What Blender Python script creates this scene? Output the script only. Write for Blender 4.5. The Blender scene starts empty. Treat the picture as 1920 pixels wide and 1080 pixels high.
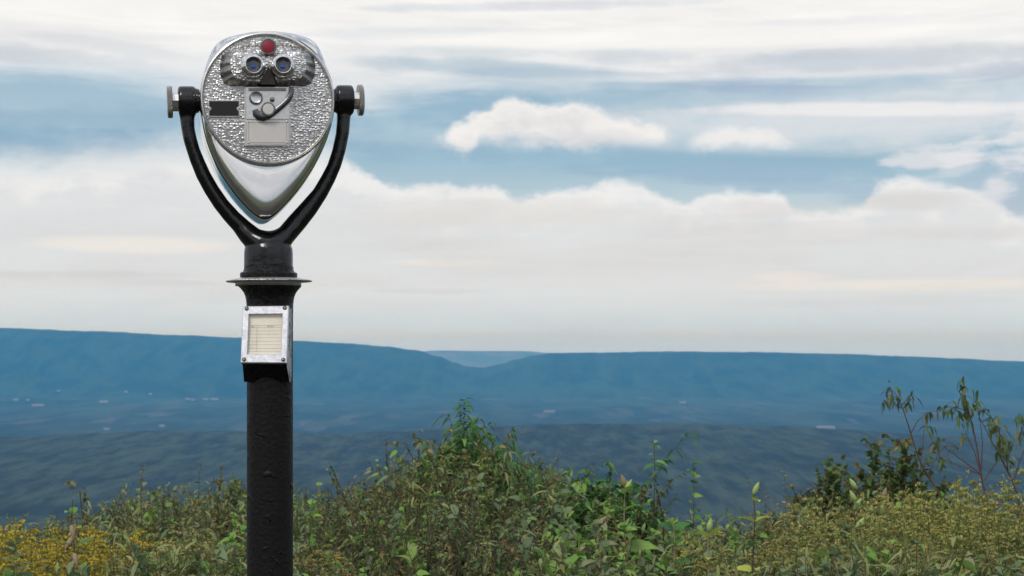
import bpy, math, random
import numpy as np
from mathutils import Matrix, Vector, noise
R = math.radians
rnd = random.Random(7)
C = bpy.context.scene.collection
sc = bpy.context.scene
F = 2869.0            # focal length in photo pixels (lens 53.8 mm)
CAM = Vector((0, -3.8, 0.85)); HZ = 650.0

# ------------------------------------------------------------------ camera
cam = bpy.data.objects.new('camera', bpy.data.cameras.new('camera')); C.objects.link(cam)
cam.location = CAM; cam.rotation_euler = (R(90), 0, 0)
cam.data.lens = 53.8; cam.data.sensor_width = 36; cam.data.shift_y = 110/1920
cam.data.clip_start = .1; cam.data.clip_end = 400000
cam.data.dof.use_dof = True; cam.data.dof.focus_distance = 3.72; cam.data.dof.aperture_fstop = 13
sc.camera = cam

def at(px, py, d):
    return Vector(((px-960)/F*d, d-3.8, CAM.z+(HZ-py)/F*d))

# ------------------------------------------------------------------ node helpers
class E:
    """tiny expression wrapper round Math nodes"""
    def __init__(s, nt, sock): s.nt, s.s = nt, sock
    def op(s, kind, *a):
        n = s.nt.nodes.new('ShaderNodeMath'); n.operation = kind
        for i, v in enumerate((s,)+a):
            if isinstance(v, E): s.nt.links.new(v.s, n.inputs[i])
            else: n.inputs[i].default_value = v
        return E(s.nt, n.outputs[0])
    def __add__(s, o): return s.op('ADD', o)
    __radd__ = __add__
    def __sub__(s, o): return s.op('SUBTRACT', o)
    def __rsub__(s, o): return (s*-1)+o
    def __mul__(s, o): return s.op('MULTIPLY', o)
    __rmul__ = __mul__
    def __truediv__(s, o): return s.op('DIVIDE', o)
    def clamp(s):
        r = s.op('ADD', 0.0); r.s.node.use_clamp = True; return r
def smooth(e, a, b):
    n = e.nt.nodes.new('ShaderNodeMapRange'); n.interpolation_type = 'SMOOTHSTEP'
    e.nt.links.new(e.s, n.inputs[0])
    n.inputs[1].default_value = a; n.inputs[2].default_value = b
    return E(e.nt, n.outputs[0])
def mixc(nt, f, a, b):
    n = nt.nodes.new('ShaderNodeMix'); n.data_type = 'RGBA'
    for i, v in ((0, f), (6, a), (7, b)):
        if isinstance(v, E): nt.links.new(v.s, n.inputs[i])
        elif isinstance(v, bpy.types.NodeSocket): nt.links.new(v, n.inputs[i])
        elif i == 0: n.inputs[0].default_value = v
        else: n.inputs[i].default_value = (*v, 1)
    return n.outputs[2]
def noisef(nt, vec, scale, detail=3, rough=.55, w=None, dist=0):
    n = nt.nodes.new('ShaderNodeTexNoise'); n.inputs['Scale'].default_value = scale
    n.inputs['Detail'].default_value = detail; n.inputs['Roughness'].default_value = rough
    n.inputs['Distortion'].default_value = dist
    if vec is not None: nt.links.new(vec, n.inputs['Vector'])
    return E(nt, n.outputs[0])

# ------------------------------------------------------------------ world: sky and clouds laid out by azimuth and elevation
def s2l(*c): return tuple(((v/255+.055)/1.055)**2.4 if v > 10 else v/255/12.92 for v in c)
W = bpy.data.worlds.new('World'); sc.world = W; W.use_nodes = True
W.cycles.sampling_method = 'MANUAL'; W.cycles.sample_map_resolution = 256
nt = W.node_tree; nt.nodes.clear()
out = nt.nodes.new('ShaderNodeOutputWorld'); bg = nt.nodes.new('ShaderNodeBackground')
nt.links.new(bg.outputs[0], out.inputs[0]); bg.inputs[1].default_value = .1
SUN_EL, SUN_AZ = R(48), R(205)     # azimuth measured clockwise from +Y
sky = nt.nodes.new('ShaderNodeTexSky'); sky.sky_type = 'NISHITA'; sky.sun_disc = False
sky.sun_elevation = SUN_EL; sky.sun_rotation = SUN_AZ; sky.air_density = 1.2; sky.dust_density = 2
tc = nt.nodes.new('ShaderNodeTexCoord'); sep = nt.nodes.new('ShaderNodeSeparateXYZ')
nt.links.new(tc.outputs['Generated'], sep.inputs[0])
X, Y, Z = (E(nt, sep.outputs[i]) for i in range(3))
az = X.op('ARCTAN2', Y)                       # 0 = straight ahead
hyp = (X*X+Y*Y).op('SQRT')
el = Z.op('ARCTAN2', hyp)
# azimuth / elevation -> table units: a = tan(az)*F, e = elevation*F (close to photo pixels ahead of the lookout)
a_ = az*F; e_ = el*F
def A(px): return math.atan((px-960)/F)*F
def Ev(px, py): return math.atan2((HZ-py)/F, math.hypot(1, (px-960)/F))*F
comb = nt.nodes.new('ShaderNodeCombineXYZ')
nt.links.new((a_/1000).s, comb.inputs[0]); nt.links.new((e_/1000).s, comb.inputs[1])
def scaled(sx, sy, off=0):
    m = nt.nodes.new('ShaderNodeMapping'); nt.links.new(comb.outputs[0], m.inputs[0])
    m.inputs['Scale'].default_value = (sx, sy, 1); m.inputs['Location'].default_value = (off, off*.7, off*.3)
    return m.outputs[0]
def curve1(pts, src=None):
    """piecewise smooth table value(azimuth) through photo points (px, py)"""
    n = nt.nodes.new('ShaderNodeFloatCurve')
    P = [((A(x)+1100)/2200, Ev(x, y)/800) for x, y in pts]
    c = n.mapping.curves[0]
    c.points[0].location = P[0]; c.points[1].location = P[-1]
    for p in P[1:-1]: c.points.new(*p)
    n.mapping.use_clip = False
    n.mapping.update()
    s = src if src is not None else a_
    nt.links.new(((s+1100)/2200).clamp().s, n.inputs['Value'])
    return E(nt, n.outputs[0])*800
nA = (noisef(nt, scaled(11, 17, 3), 1, 6, .62)-.5)*2.6
nB = (noisef(nt, scaled(2.6, 17, 7), 1, 6, .6)-.5)*2.4
nC = (noisef(nt, scaled(3, 5, 11), 1, 4, .5)-.5)*1.6
nD = (noisef(nt, scaled(1.6, 15, 17), 1, 7, .66, dist=.7)-.5)*2.4
nF = (noisef(nt, scaled(34, 46, 5), 1, 4, .6)-.5)*2.4
puff = nA*52+nF*20
ax = a_+nB*60
def ellipse(px, py, rx, ry, soft=.6, tilt=0.0, wob=.9):
    dx = (a_-A(px)); dy = (e_-Ev(px, py)-dx*tilt)
    q = (dx/rx)*(dx/rx)+(dy/ry)*(dy/ry)
    return smooth(q+nB*wob*2.4+nA*wob*1.3+nD*wob*1.6+nF*wob*.35, 1.0+soft, 1.0-soft)
# base tones of the clear-ish blue layer, by elevation
ramp = nt.nodes.new('ShaderNodeValToRGB'); nt.links.new((e_/1000+nB*.012).s, ramp.inputs[0])
cr = ramp.color_ramp
stops = [(0, (202, 230, 262)), (.03, (206, 224, 244)), (.10, (218, 226, 233)), (.22, (214, 222, 226)), (.30, (176, 201, 216)), (.345, (158, 190, 210)),
         (.40, (172, 198, 216)), (.47, (166, 194, 213)), (.52, (182, 203, 219)), (.60, (196, 208, 220)), (.75, (196, 206, 218))]
while len(cr.elements) < len(stops): cr.elements.new(.5)
for el_, (p, c) in zip(cr.elements, stops): el_.position = p; el_.color = (*s2l(*c), 1)
# real blue of the Nishita sky shines through a little
skyc = nt.nodes.new('ShaderNodeVectorMath'); skyc.operation = 'SCALE'; skyc.inputs['Scale'].default_value = .1
nt.links.new(sky.outputs[0], skyc.inputs[0])
col = mixc(nt, .06, ramp.outputs[0], skyc.outputs[0])
# darker blue bands
def band(col, m, c): return mixc(nt, m, col, s2l(*c))
col = band(col, ellipse(120, 250, 420, 46, .8)*.7, (152, 182, 204))
col = band(col, ellipse(110, 262, 200, 22, .8)*.6, (136, 171, 198))
col = band(col, ellipse(790, 205, 200, 40, .8)*.7, (148, 182, 205))
col = band(col, ellipse(1240, 310, 520, 22, .8, -.05)*.6, (146, 180, 204))
col = band(col, ellipse(1500, 345, 230, 24, .8, -.1)*.6, (160, 186, 210))
col = band(col, ellipse(1900, 360, 110, 60, .8)*.6, (170, 188, 210))
# thin high white veil streaks everywhere above the blue gap, thicker upward
cover = smooth(e_+nC*70+nB*50+nD*40, Ev(960, 205), Ev(960, 120))
streak = smooth(nD+nB*.35, -.25, .75)
veil = (cover*(.55+.6*(1-1*streak))).clamp()
col = mixc(nt, veil*.92, col, s2l(240, 240, 241))
top = smooth(e_+nB*60+nD*70, Ev(960, 110), Ev(960, 40))
col = mixc(nt, (top*(.85+nD*.45)).clamp(), col, s2l(250, 250, 248))
midw = ellipse(1640, 222, 430, 48, .9, 0, .5)
col = mixc(nt, midw*.75, col, s2l(229, 232, 236))
col = mixc(nt, ellipse(1500, 130, 420, 15, .9, 0, .5)*.8, col, s2l(236, 237, 241))
# grey-blue streaks below the veil
for px, py, rx, ry, t, c, k in ((930, 128, 210, 11, -.04, (158, 186, 205), .8), (1000, 12, 260, 7, .02, (205, 210, 222), .8), (1640, 112, 330, 15, .01, (190, 200, 212), .85),
                          (1440, 168, 120, 14, -.05, (166, 184, 208), .8), (1180, 108, 90, 12, -.03, (190, 202, 214), .7), (1890, 130, 70, 10, 0, (180, 190, 210), .8),
                          (1840, 200, 160, 10, -.1, (196, 206, 220), .7), (880, 98, 120, 9, 0, (196, 210, 220), .6), (60, 105, 150, 12, 0, (205, 212, 219), .8),
                          (760, 62, 160, 8, .03, (224, 230, 234), .8), (240, 92, 120, 9, -.1, (220, 224, 228), .8), (1620, 45, 300, 10, 0, (232, 234, 239), .7)):
    col = mixc(nt, ellipse(px, py, rx*1.1, ry*1.3, .98, t, .55)*(k*.75), col, s2l(*c))
col = mixc(nt, ellipse(1290, 72, 520, 16, .9, 0, .4)*.8, col, s2l(252, 252, 250))
col = mixc(nt, ellipse(1700, 205, 330, 12, .9, -.03, .4)*.8, col, s2l(243, 243, 245))
# cumulus bank: everything below its bumpy top edge
bank = curve1([(-90, 288), (60, 300), (180, 296), (300, 292), (420, 282), (560, 270), (640, 296), (690, 318), (730, 342), (800, 346), (850, 350), (910, 346), (960, 362), (1010, 362), (1060, 352), (1100, 346), (1180, 346),
               (1240, 364), (1300, 378), (1330, 364), (1390, 356), (1440, 358), (1465, 362), (1490, 392), (1570, 392), (1610, 384), (1650, 340), (1710, 330), (1745, 346), (1800, 346), (1850, 366), (1900, 398), (1960, 402)])
edge = bank+puff*.42-e_
mb = smooth(edge, -6, 15)*.93+smooth(edge+nC*60, 10, 90)*.07
soft_left = smooth(a_, A(620), A(660))
mb = mb*soft_left + smooth(edge+nC*40, -60, 50)*(1-soft_left)
shade = smooth(edge+nC*60+nA*60+nF*24, 4, 80)
bankcol = mixc(nt, shade, s2l(242, 243, 244), s2l(224, 227, 231))
low = smooth(e_, 330, 60)
bankcol = mixc(nt, (low*(.5+nB*.9+nD*.5)).clamp(), bankcol, s2l(219, 228, 236))
for px, py, rx, ry, c, k in ((1700, 375, 90, 16, (218, 218, 219), .8), (1430, 388, 90, 14, (222, 221, 222), .7), (960, 400, 260, 22, (225, 224, 223), .7), (1590, 440, 260, 18, (219, 219, 221), .6),
                          (1480, 520, 60, 8, (235, 234, 233), .9), (1700, 535, 280, 9, (235, 234, 232), .9), (250, 460, 140, 12, (238, 237, 235), .9), (1650, 565, 220, 8, (216, 218, 221), .8),
                          (800, 546, 120, 4, (212, 216, 220), .8), (820, 492, 90, 5, (236, 235, 233), .7), (100, 515, 170, 6, (213, 216, 220), .8), (1180, 470, 330, 20, (222, 224, 226), .6), (300, 530, 70, 5, (214, 218, 223), .7)):
    bankcol = mixc(nt, ellipse(px, py, rx*1.1, ry*1.2, .95, 0, .6)*k, bankcol, s2l(*c))
bankcol = mixc(nt, smooth(e_+nB*10+nC*14, 125, 10)*.9, bankcol, s2l(204, 226, 250))
bankcol = mixc(nt, smooth(e_, 70, 0)*.75, bankcol, s2l(199, 226, 276))
bankcol = mixc(nt, smooth(e_, 32, 0)*.85, bankcol, s2l(190, 226, 335))
col = mixc(nt, mb, col, bankcol)
# the single floating cumulus
t1 = curve1([(760, 268), (815, 264), (850, 236), (890, 214), (925, 200), (955, 184), (985, 186), (1020, 200), (1070, 196), (1120, 200), (1160, 214), (1200, 230), (1240, 240), (1275, 262), (1320, 275)])
b1 = curve1([(760, 262), (815, 262), (850, 280), (880, 294), (900, 272), (930, 268), (1000, 272), (1060, 276), (1110, 272), (1180, 272), (1240, 276), (1275, 262), (1320, 270)])
m1 = smooth(t1+puff*.5-e_, -10, 14)*smooth(e_-b1+puff*.5+nB*6, -14, 20)*smooth(a_, A(800), A(850))*smooth(a_, A(1290), A(1240))
c1 = mixc(nt, smooth(t1-e_+nA*60+nF*26, 5, 75), s2l(246, 244, 243), s2l(226, 226, 229))
col = mixc(nt, m1*.96, col, c1)
t2 = curve1([(1240, 268), (1290, 262), (1320, 244), (1360, 232), (1395, 240), (1440, 238), (1480, 256), (1530, 268)])
m2 = smooth(t2+puff*.5-e_, -7, 14)*smooth(e_-Ev(1390, 278)+puff*.5, -12, 16)*smooth(a_, A(1265), A(1330))*smooth(a_, A(1530), A(1440))
col = mixc(nt, m2*.9, col, s2l(241, 241, 242))
for px, py, rx, ry, k in ((1750, 296, 55, 16, .8), (1815, 278, 40, 18, .8), (1915, 262, 42, 44, .9), (1870, 350, 26, 20, .8), (1780, 325, 40, 9, .5)):
    col = mixc(nt, ellipse(px, py, rx*1.15, ry*1.15, .98, .15, 1.5)*(k*.9), col, s2l(232, 233, 238))
vs_ = nt.nodes.new('ShaderNodeVectorMath'); vs_.operation = 'SCALE'; nt.links.new(col, vs_.inputs[0]); nt.links.new((1.0+nD*.09+nB*.05+nA*.02).s, vs_.inputs['Scale']); col = vs_.outputs[0]
# elsewhere round the horizon: the same broken overcast
gen = noisef(nt, tc.outputs['Generated'], 2.2, 6, .6, dist=.5)
m3 = nt.nodes.new('ShaderNodeMapping'); m3.inputs['Scale'].default_value = (2.5, 2.5, 9); nt.links.new(tc.outputs['Generated'], m3.inputs[0])
gen2 = noisef(nt, m3.outputs[0], 1, 6, .6, dist=.7)
m4 = nt.nodes.new('ShaderNodeMapping'); m4.inputs['Scale'].default_value = (18, 18, 80); nt.links.new(tc.outputs['Generated'], m4.inputs[0])
gen3 = noisef(nt, m4.outputs[0], 1, 6, .6, dist=1.2)
gcol = mixc(nt, smooth((gen-.5)*2.2+(gen2-.5)*3.2+(gen3-.5)*4.4, -.5, .45), s2l(128, 148, 174), s2l(232, 232, 234))
zc = nt.nodes.new('ShaderNodeVectorMath'); zc.operation = 'SCALE'; nt.links.new(gcol, zc.inputs[0])
nt.links.new((1.0+smooth(Z, .15, .9)*.35+smooth(Y, .1, -.6)*.2).s, zc.inputs['Scale'])
front = smooth(az.op('ABSOLUTE'), .62, .42)*smooth(el, .42, .28)
col = mixc(nt, front, zc.outputs[0], col)
sca = nt.nodes.new('ShaderNodeVectorMath'); sca.operation = 'SCALE'; sca.inputs['Scale'].default_value = 10
nt.links.new(col, sca.inputs[0]); nt.links.new(sca.outputs[0], bg.inputs[0])

sun = bpy.data.objects.new('sun', bpy.data.lights.new('sun', 'SUN')); C.objects.link(sun)
sun.data.energy = 1.5; sun.data.angle = R(14); sun.data.color = (1, .96, .9)
dirv = Vector((math.sin(SUN_AZ)*math.cos(SUN_EL), math.cos(SUN_AZ)*math.cos(SUN_EL), math.sin(SUN_EL)))
sun.rotation_euler = dirv.to_track_quat('Z', 'Y').to_euler(); sun.location = (0, 0, 30)
sc.view_settings.view_transform = 'Standard'; sc.view_settings.look = 'None'; sc.view_settings.gamma = 1; sc.view_settings.exposure = 0

# ------------------------------------------------------------------ materials
def mat(name):
    m = bpy.data.materials.new(name); m.use_nodes = True
    nt = m.node_tree; b = nt.nodes['Principled BSDF']; return m, nt, b
def objco(nt): return nt.nodes.new('ShaderNodeTexCoord').outputs['Object']
def bump(nt, b, h, dist, strength=1.0, prev=None):
    n = nt.nodes.new('ShaderNodeBump'); n.inputs['Distance'].default_value = dist; n.inputs['Strength'].default_value = strength
    nt.links.new(h.s, n.inputs['Height'])
    if prev is not None: nt.links.new(prev, n.inputs['Normal'])
    if b is not None: nt.links.new(n.outputs[0], b.inputs['Normal'])
    return n.outputs[0]
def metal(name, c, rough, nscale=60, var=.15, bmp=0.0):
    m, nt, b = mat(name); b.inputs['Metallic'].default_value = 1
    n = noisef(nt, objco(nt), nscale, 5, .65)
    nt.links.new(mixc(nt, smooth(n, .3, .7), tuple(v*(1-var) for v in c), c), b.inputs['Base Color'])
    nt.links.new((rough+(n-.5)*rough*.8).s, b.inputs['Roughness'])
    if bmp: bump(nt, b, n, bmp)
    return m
def paint(name, c, rough, bscale=40, bdist=.0015, chips=None, coat=0.0, pits=False, spec=.35):
    m, nt, b = mat(name); co = objco(nt)
    n = noisef(nt, co, bscale, 5, .6)
    col = mixc(nt, smooth(n, .3, .7), tuple(v*.75 for v in c), tuple(v*1.25 for v in c))
    if chips:
        n2 = noisef(nt, co, 55, 6, .75)
        col = mixc(nt, smooth(n2, chips[0], chips[0]+.05), col, chips[1])
    nt.links.new(col, b.inputs['Base Color'])
    b.inputs['Coat Weight'].default_value = coat; b.inputs['Coat Roughness'].default_value = rough*.6; b.inputs['Specular IOR Level'].default_value = spec
    nt.links.new((rough+(n-.5)*.2).s, b.inputs['Roughness'])
    pv = bump(nt, None if pits else b, n, bdist, 1)
    if pits:
        n3 = noisef(nt, co, 24, 2, .5, dist=1.5)
        bump(nt, b, smooth(n3, .62, .70), .0025, 1, pv)
    return m
M = {}
M['chrome'] = metal('polished_aluminium', (.80, .79, .78), .10, 30, .06)
M['satin'] = metal('satin_aluminium', (.80, .785, .76), .34, 120, .2, .0002)
M['rim'] = metal('bright_rim', (.80, .79, .77), .36, 90, .15)
M['darkmetal'] = metal('tarnished_metal', (.52, .51, .495), .38, 80, .4, .0006)
M['nosemetal'] = metal('recess_shade_metal', (.075, .065, .058), .4, 60, .3)  # recess darkness and ground reflection painted into the brown base colour
M['levermetal'] = metal('dark_lever', (.16, .16, .165), .3, 60, .3)
M['ringmetal'] = metal('dull_grey_metal', (.30, .30, .27), .45, 80, .2, .0003)
M['black'] = paint('gloss_black_enamel', (.0045, .0045, .005), .2, 16, .004, None, .12, False, .45)
M['black_rough'] = paint('lumpy_black_enamel', (.006, .0055, .0055), .27, 70, .007, (.69, (.16, .12, .085)), 0, False, .25)
M['post'] = paint('weathered_black_post', (.0085, .0072, .0070), .42, 110, .0022, (.73, (.12, .10, .085)), 0, True, .2)
# hammered face: bumps in offset rows, darker base colour in the grooves
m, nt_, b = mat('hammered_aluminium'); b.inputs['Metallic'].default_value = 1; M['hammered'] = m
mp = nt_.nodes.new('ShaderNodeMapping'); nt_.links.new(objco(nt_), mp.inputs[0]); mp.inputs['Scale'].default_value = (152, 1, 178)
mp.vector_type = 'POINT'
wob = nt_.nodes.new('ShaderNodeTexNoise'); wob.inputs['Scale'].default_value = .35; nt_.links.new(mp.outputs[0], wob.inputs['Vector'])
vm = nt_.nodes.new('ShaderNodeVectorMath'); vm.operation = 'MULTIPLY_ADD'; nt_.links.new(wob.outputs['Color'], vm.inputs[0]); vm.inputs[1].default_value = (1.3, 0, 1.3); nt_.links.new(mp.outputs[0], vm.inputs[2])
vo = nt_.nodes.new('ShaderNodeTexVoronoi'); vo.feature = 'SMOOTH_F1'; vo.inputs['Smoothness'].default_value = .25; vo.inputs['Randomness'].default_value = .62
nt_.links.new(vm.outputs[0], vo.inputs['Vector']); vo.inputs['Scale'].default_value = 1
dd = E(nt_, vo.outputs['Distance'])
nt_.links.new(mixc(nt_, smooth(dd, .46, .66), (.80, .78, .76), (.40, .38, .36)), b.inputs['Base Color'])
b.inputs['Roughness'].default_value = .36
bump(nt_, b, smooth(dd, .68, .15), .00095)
# knurled knob
m, nt_, b = mat('knurled_metal'); b.inputs['Metallic'].default_value = 1; b.inputs['Roughness'].default_value = .35; M['knurl'] = m
b.inputs['Base Color'].default_value = (.62, .59, .55, 1)
s = nt_.nodes.new('ShaderNodeSeparateXYZ'); nt_.links.new(objco(nt_), s.inputs[0])
xx, yy, zz = (E(nt_, s.outputs[i]) for i in range(3))
k1 = ((zz*1.0+xx)*2600).op('SINE'); k2 = ((zz-xx)*2600).op('SINE')
kk = k1*k2
nt_.links.new(mixc(nt_, smooth(kk, -.3, .5), (.25, .23, .21), (.7, .67, .63)), b.inputs['Base Color']); bump(nt_, b, kk, .0006)
def flat(name, c, rough=.5, coat=0, var=.08, sc_=50, metallic=0):
    m, nt, b = mat(name); n = noisef(nt, objco(nt), sc_, 4, .6)
    nt.links.new(mixc(nt, smooth(n, .3, .7), tuple(v*(1-var) for v in c), tuple(v*(1+var) for v in c)), b.inputs['Base Color'])
    b.inputs['Roughness'].default_value = rough; b.inputs['Coat Weight'].default_value = coat; b.inputs['Metallic'].default_value = metallic
    return m
M['red'] = flat('crimson_paint', (.28, .010, .030), .5)
M['enamel'] = flat('cream_enamel', (.66, .63, .59), .4, .1, .03)
M['beigedot'] = flat('cream_cap', (.66, .64, .60), .4, .1, .03)
M['nameblack'] = flat('matt_black_plate', (.006, .006, .007), .5, 0, .3, 400)
M['plateedge'] = flat('pale_plate_edge', (.62, .59, .54), .35, 0, .1, 60, .7)
M['lensdark'] = flat('lens_glass_dark', (.045, .045, .048), .12, 1)
M['lensblue'] = flat('coating_reflection_blue', (.012, .055, .20), .1, 1)  # coating's reflection painted in as a blue disc
M['ink'] = flat('grey_ink', (.16, .14, .12), .8)
M['line'] = flat('faint_rule', (.34, .30, .23), .8)
m, nt_, b = mat('aged_paper'); M['paper'] = m
n = noisef(nt_, objco(nt_), 25, 4, .6)
nt_.links.new(mixc(nt_, smooth(n, .3, .75), (.86, .77, .60), (.93, .86, .71)), b.inputs['Base Color']); b.inputs['Roughness'].default_value = .8
# chipped silver paint frame
m, nt_, b = mat('scratched_silver_frame'); M['silver'] = m; co = objco(nt_)
n = noisef(nt_, co, 70, 6, .75); n2 = noisef(nt_, co, 220, 4, .7)
cc = mixc(nt_, smooth(n, .35, .65), (.52, .52, .55), (.72, .72, .76)); cc = mixc(nt_, smooth(n2*.6+n*.4, .60, .66), cc, (.07, .065, .06))
nt_.links.new(cc, b.inputs['Base Color']); b.inputs['Metallic'].default_value = .55; b.inputs['Roughness'].default_value = .42; bump(nt_, b, n2, .0005)
m, nt_, b = mat('worn_box_side'); M['boxside'] = m; co = objco(nt_)
n = noisef(nt_, co, 60, 6, .8)
nt_.links.new(mixc(nt_, smooth(n, .44, .54), (.02, .02, .022), (.42, .43, .46)), b.inputs['Base Color']); b.inputs['Roughness'].default_value = .4; bump(nt_, b, n, .001)
# embossed collar plate
m, nt_, b = mat('embossed_plate'); M['emboss'] = m; b.inputs['Metallic'].default_value = .8; b.inputs['Roughness'].default_value = .4
n = noisef(nt_, objco(nt_), 240, 3, .6)
nt_.links.new(mixc(nt_, smooth(n, .38, .56), (.24, .23, .22), (.74, .72, .69)), b.inputs['Base Color']); bump(nt_, b, n, .002)
m, nt_, b = mat('cover_glass'); M['glass'] = m
g = nt_.nodes.new('ShaderNodeBsdfGlossy'); g.inputs['Roughness'].default_value = .03; tr = nt_.nodes.new('ShaderNodeBsdfTransparent'); mx = nt_.nodes.new('ShaderNodeMixShader')
mx.inputs[0].default_value = .05; nt_.links.new(tr.outputs[0], mx.inputs[1]); nt_.links.new(g.outputs[0], mx.inputs[2]); nt_.links.new(mx.outputs[0], nt_.nodes['Material Output'].inputs[0])

# ------------------------------------------------------------------ mesh helpers
class MB:
    def __init__(s): s.v = []; s.f = []; s.m = []; s.cur = 0
    def add(s, vs, fs):
        o = len(s.v); s.v += [tuple(v) for v in vs]; s.f += [tuple(i+o for i in f) for f in fs]; s.m += [s.cur]*len(fs)
    def rings(s, rings, cap0=True, cap1=True, closed=True):
        n = len(rings[0]); vs = [p for r in rings for p in r]; fs = []
        for i in range(len(rings)-1):
            for j in range(n if closed else n-1):
                k = (j+1) % n
                fs.append((i*n+j, i*n+k, (i+1)*n+k, (i+1)*n+j))
        if cap0: fs.append(tuple(range(n))[::-1])
        if cap1: fs.append(tuple((len(rings)-1)*n+j for j in range(n)))
        s.add(vs, fs)
    def lathe(s, o, axis, prof, n=48, ref=None):
        """prof = [(radius, height along axis)]"""
        o = Vector(o); ax = Vector(axis).normalized()
        u = (Vector(ref) if ref else ax.orthogonal()).normalized(); w = ax.cross(u)
        s.rings([[o+ax*h+(u*math.cos(t)+w*math.sin(t))*r for t in (2*math.pi*k/n for k in range(n))] for r, h in prof])
    def tube(s, pts, rad, n=8, flatten=None):
        P = [Vector(p) for p in pts]; rr = []
        prev = None
        for i, p in enumerate(P):
            t = (P[min(i+1, len(P)-1)]-P[max(i-1, 0)]).normalized()
            if prev is None: u = t.orthogonal().normalized()
            else:
                u = prev-t*prev.dot(t)
                u = u.normalized() if u.length > 1e-6 else t.orthogonal().normalized()
            prev = u; w = t.cross(u); r = rad[i] if isinstance(rad, (list, tuple)) else rad
            rr.append([p+(u*math.cos(2*math.pi*k/n)+w*math.sin(2*math.pi*k/n))*r for k in range(n)])
        s.rings(rr)
    def prism(s, poly, c0, c1, fn, bev=0):
        """polygon of photo points extruded between depths c0 (back) and c1 (front)"""
        cx = sum(p[0] for p in poly)/len(poly); cy = sum(p[1] for p in poly)/len(poly)
        rings = [[fn(x, y, c1, c0) for x, y in poly]]
        if bev:
            rings.append([fn(x, y, c1, c1+(c0-c1)*.35) for x, y in poly])
            def ins(x, y):
                dx, dy = x-cx, y-cy; L = math.hypot(dx, dy); return x-dx/L*bev, y-dy/L*bev
            rings.append([fn(*ins(x, y), c1, c1) for x, y in poly])
        else: rings.append([fn(x, y, c1, c1) for x, y in poly])
        s.rings(rings)
    def build(s, name, mats, parent=None, smooth=True, angle=35):
        me = bpy.data.meshes.new(name); me.from_pydata(s.v, [], s.f); me.update()
        for m in (mats if isinstance(mats, (list, tuple)) else [mats]): me.materials.append(M[m] if isinstance(m, str) else m)
        me.polygons.foreach_set('material_index', s.m)
        import bmesh
        bm = bmesh.new(); bm.from_mesh(me); bmesh.ops.recalc_face_normals(bm, faces=bm.faces); bm.to_mesh(me); bm.free()
        if smooth:
            me.polygons.foreach_set('use_smooth', [True]*len(me.polygons)); me.set_sharp_from_angle(angle=R(angle))
        o = bpy.data.objects.new(name, me); C.objects.link(o); o.parent = parent
        return o
def tag(o, label=None, cat=None, group=None, kind=None):
    for k, v in (('label', label), ('category', cat), ('group', group), ('kind', kind)):
        if v: o[k] = v
    return o
def empty(name, loc, rz=0, scale=1):
    o = bpy.data.objects.new(name, None); C.objects.link(o); o.location = loc; o.rotation_euler = (0, 0, rz); o.scale = (scale,)*3
    o.empty_display_size = .05; return o
def copy_tree(o, parent=None):
    c = o.copy(); C.objects.link(c); c.parent = parent
    for ch in [x for x in kids.get(o.name, [])]: copy_tree(ch, c)
    return c
kids = {}

# ================================================================== the coin operated viewer
AX = -.601
PSI = R(13)
root = empty('tower_viewer', (AX, 0, 0))
tag(root, 'black and silver coin operated tower viewer with red dot above two eyepieces', 'tower viewer')
def make_loc(psi):
    """photo point at local depth c of the frame turned by psi -> point relative to the viewer's root"""
    n = Vector((math.sin(psi), -math.cos(psi), 0)); rt = Vector((math.cos(psi), math.sin(psi), 0))
    def loc(px, py, c):
        d = Vector(((px-960)/F, 1, (HZ-py)/F)); o = Vector((AX, 0, 0))-n*c
        t = (o-CAM).dot(n)/d.dot(n); p = CAM+d*t
        return p-Vector((AX, 0, 0))
    return loc, n, rt
locH, NH, RT = make_loc(PSI); UP = Vector((0, 0, 1)); BK = -NH
locP, NP, _ = make_loc(0)
def pr(px, py, c, cc):      # outline measured at depth c, placed at depth cc
    return locH(px, py, c)+BK*(cc-c)
def pp(px, py, c, cc): return locP(px, py, c)+Vector((0, cc-c, 0))
SH = 3.71/F                # metres per photo pixel near the face

def interp_poly(pts, cx, cy, n, cubic=True):
    """polar radius of an outline round (cx, cy) at n angles; angle 0 = right, counter-clockwise, y up"""
    q = sorted((math.atan2(cy-y, x-cx) % (2*math.pi), math.hypot(x-cx, y-cy)) for x, y in pts)
    th = [a for a, _ in q]; rr = [r for _, r in q]; N = len(q); res = []
    for k in range(n):
        t = 2*math.pi*k/n
        i = max([j for j in range(N) if th[j] <= t], default=-1)
        i0, i1 = i % N, (i+1) % N
        a0, a1 = th[i0], th[i1]
        if a0 > t: a0 -= 2*math.pi
        if a1 <= a0: a1 += 2*math.pi
        u = (t-a0)/(a1-a0)
        if not cubic: 
            # straight chord between the two points
            x0, y0 = rr[i0]*math.cos(a0), rr[i0]*math.sin(a0); x1, y1 = rr[i1]*math.cos(a1), rr[i1]*math.sin(a1)
            dx, dy = math.cos(t), math.sin(t); den = dx*(y1-y0)-dy*(x1-x0)
            res.append((x0*(y1-y0)-y0*(x1-x0))/den if abs(den) > 1e-9 else rr[i0]*(1-u)+rr[i1]*u); continue
        pm, pn = rr[(i0-1) % N], rr[(i1+1) % N]
        am, an = th[(i0-1) % N], th[(i1+1) % N]
        while am >= a0: am -= 2*math.pi
        while an <= a1: an += 2*math.pi
        m0 = (rr[i1]-pm)/(a1-am)*(a1-a0); m1 = (pn-rr[i0])/(an-a0)*(a1-a0)
        res.append((2*u**3-3*u*u+1)*rr[i0]+(u**3-2*u*u+u)*m0+(-2*u**3+3*u*u)*rr[i1]+(u**3-u*u)*m1)
    return res
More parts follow.
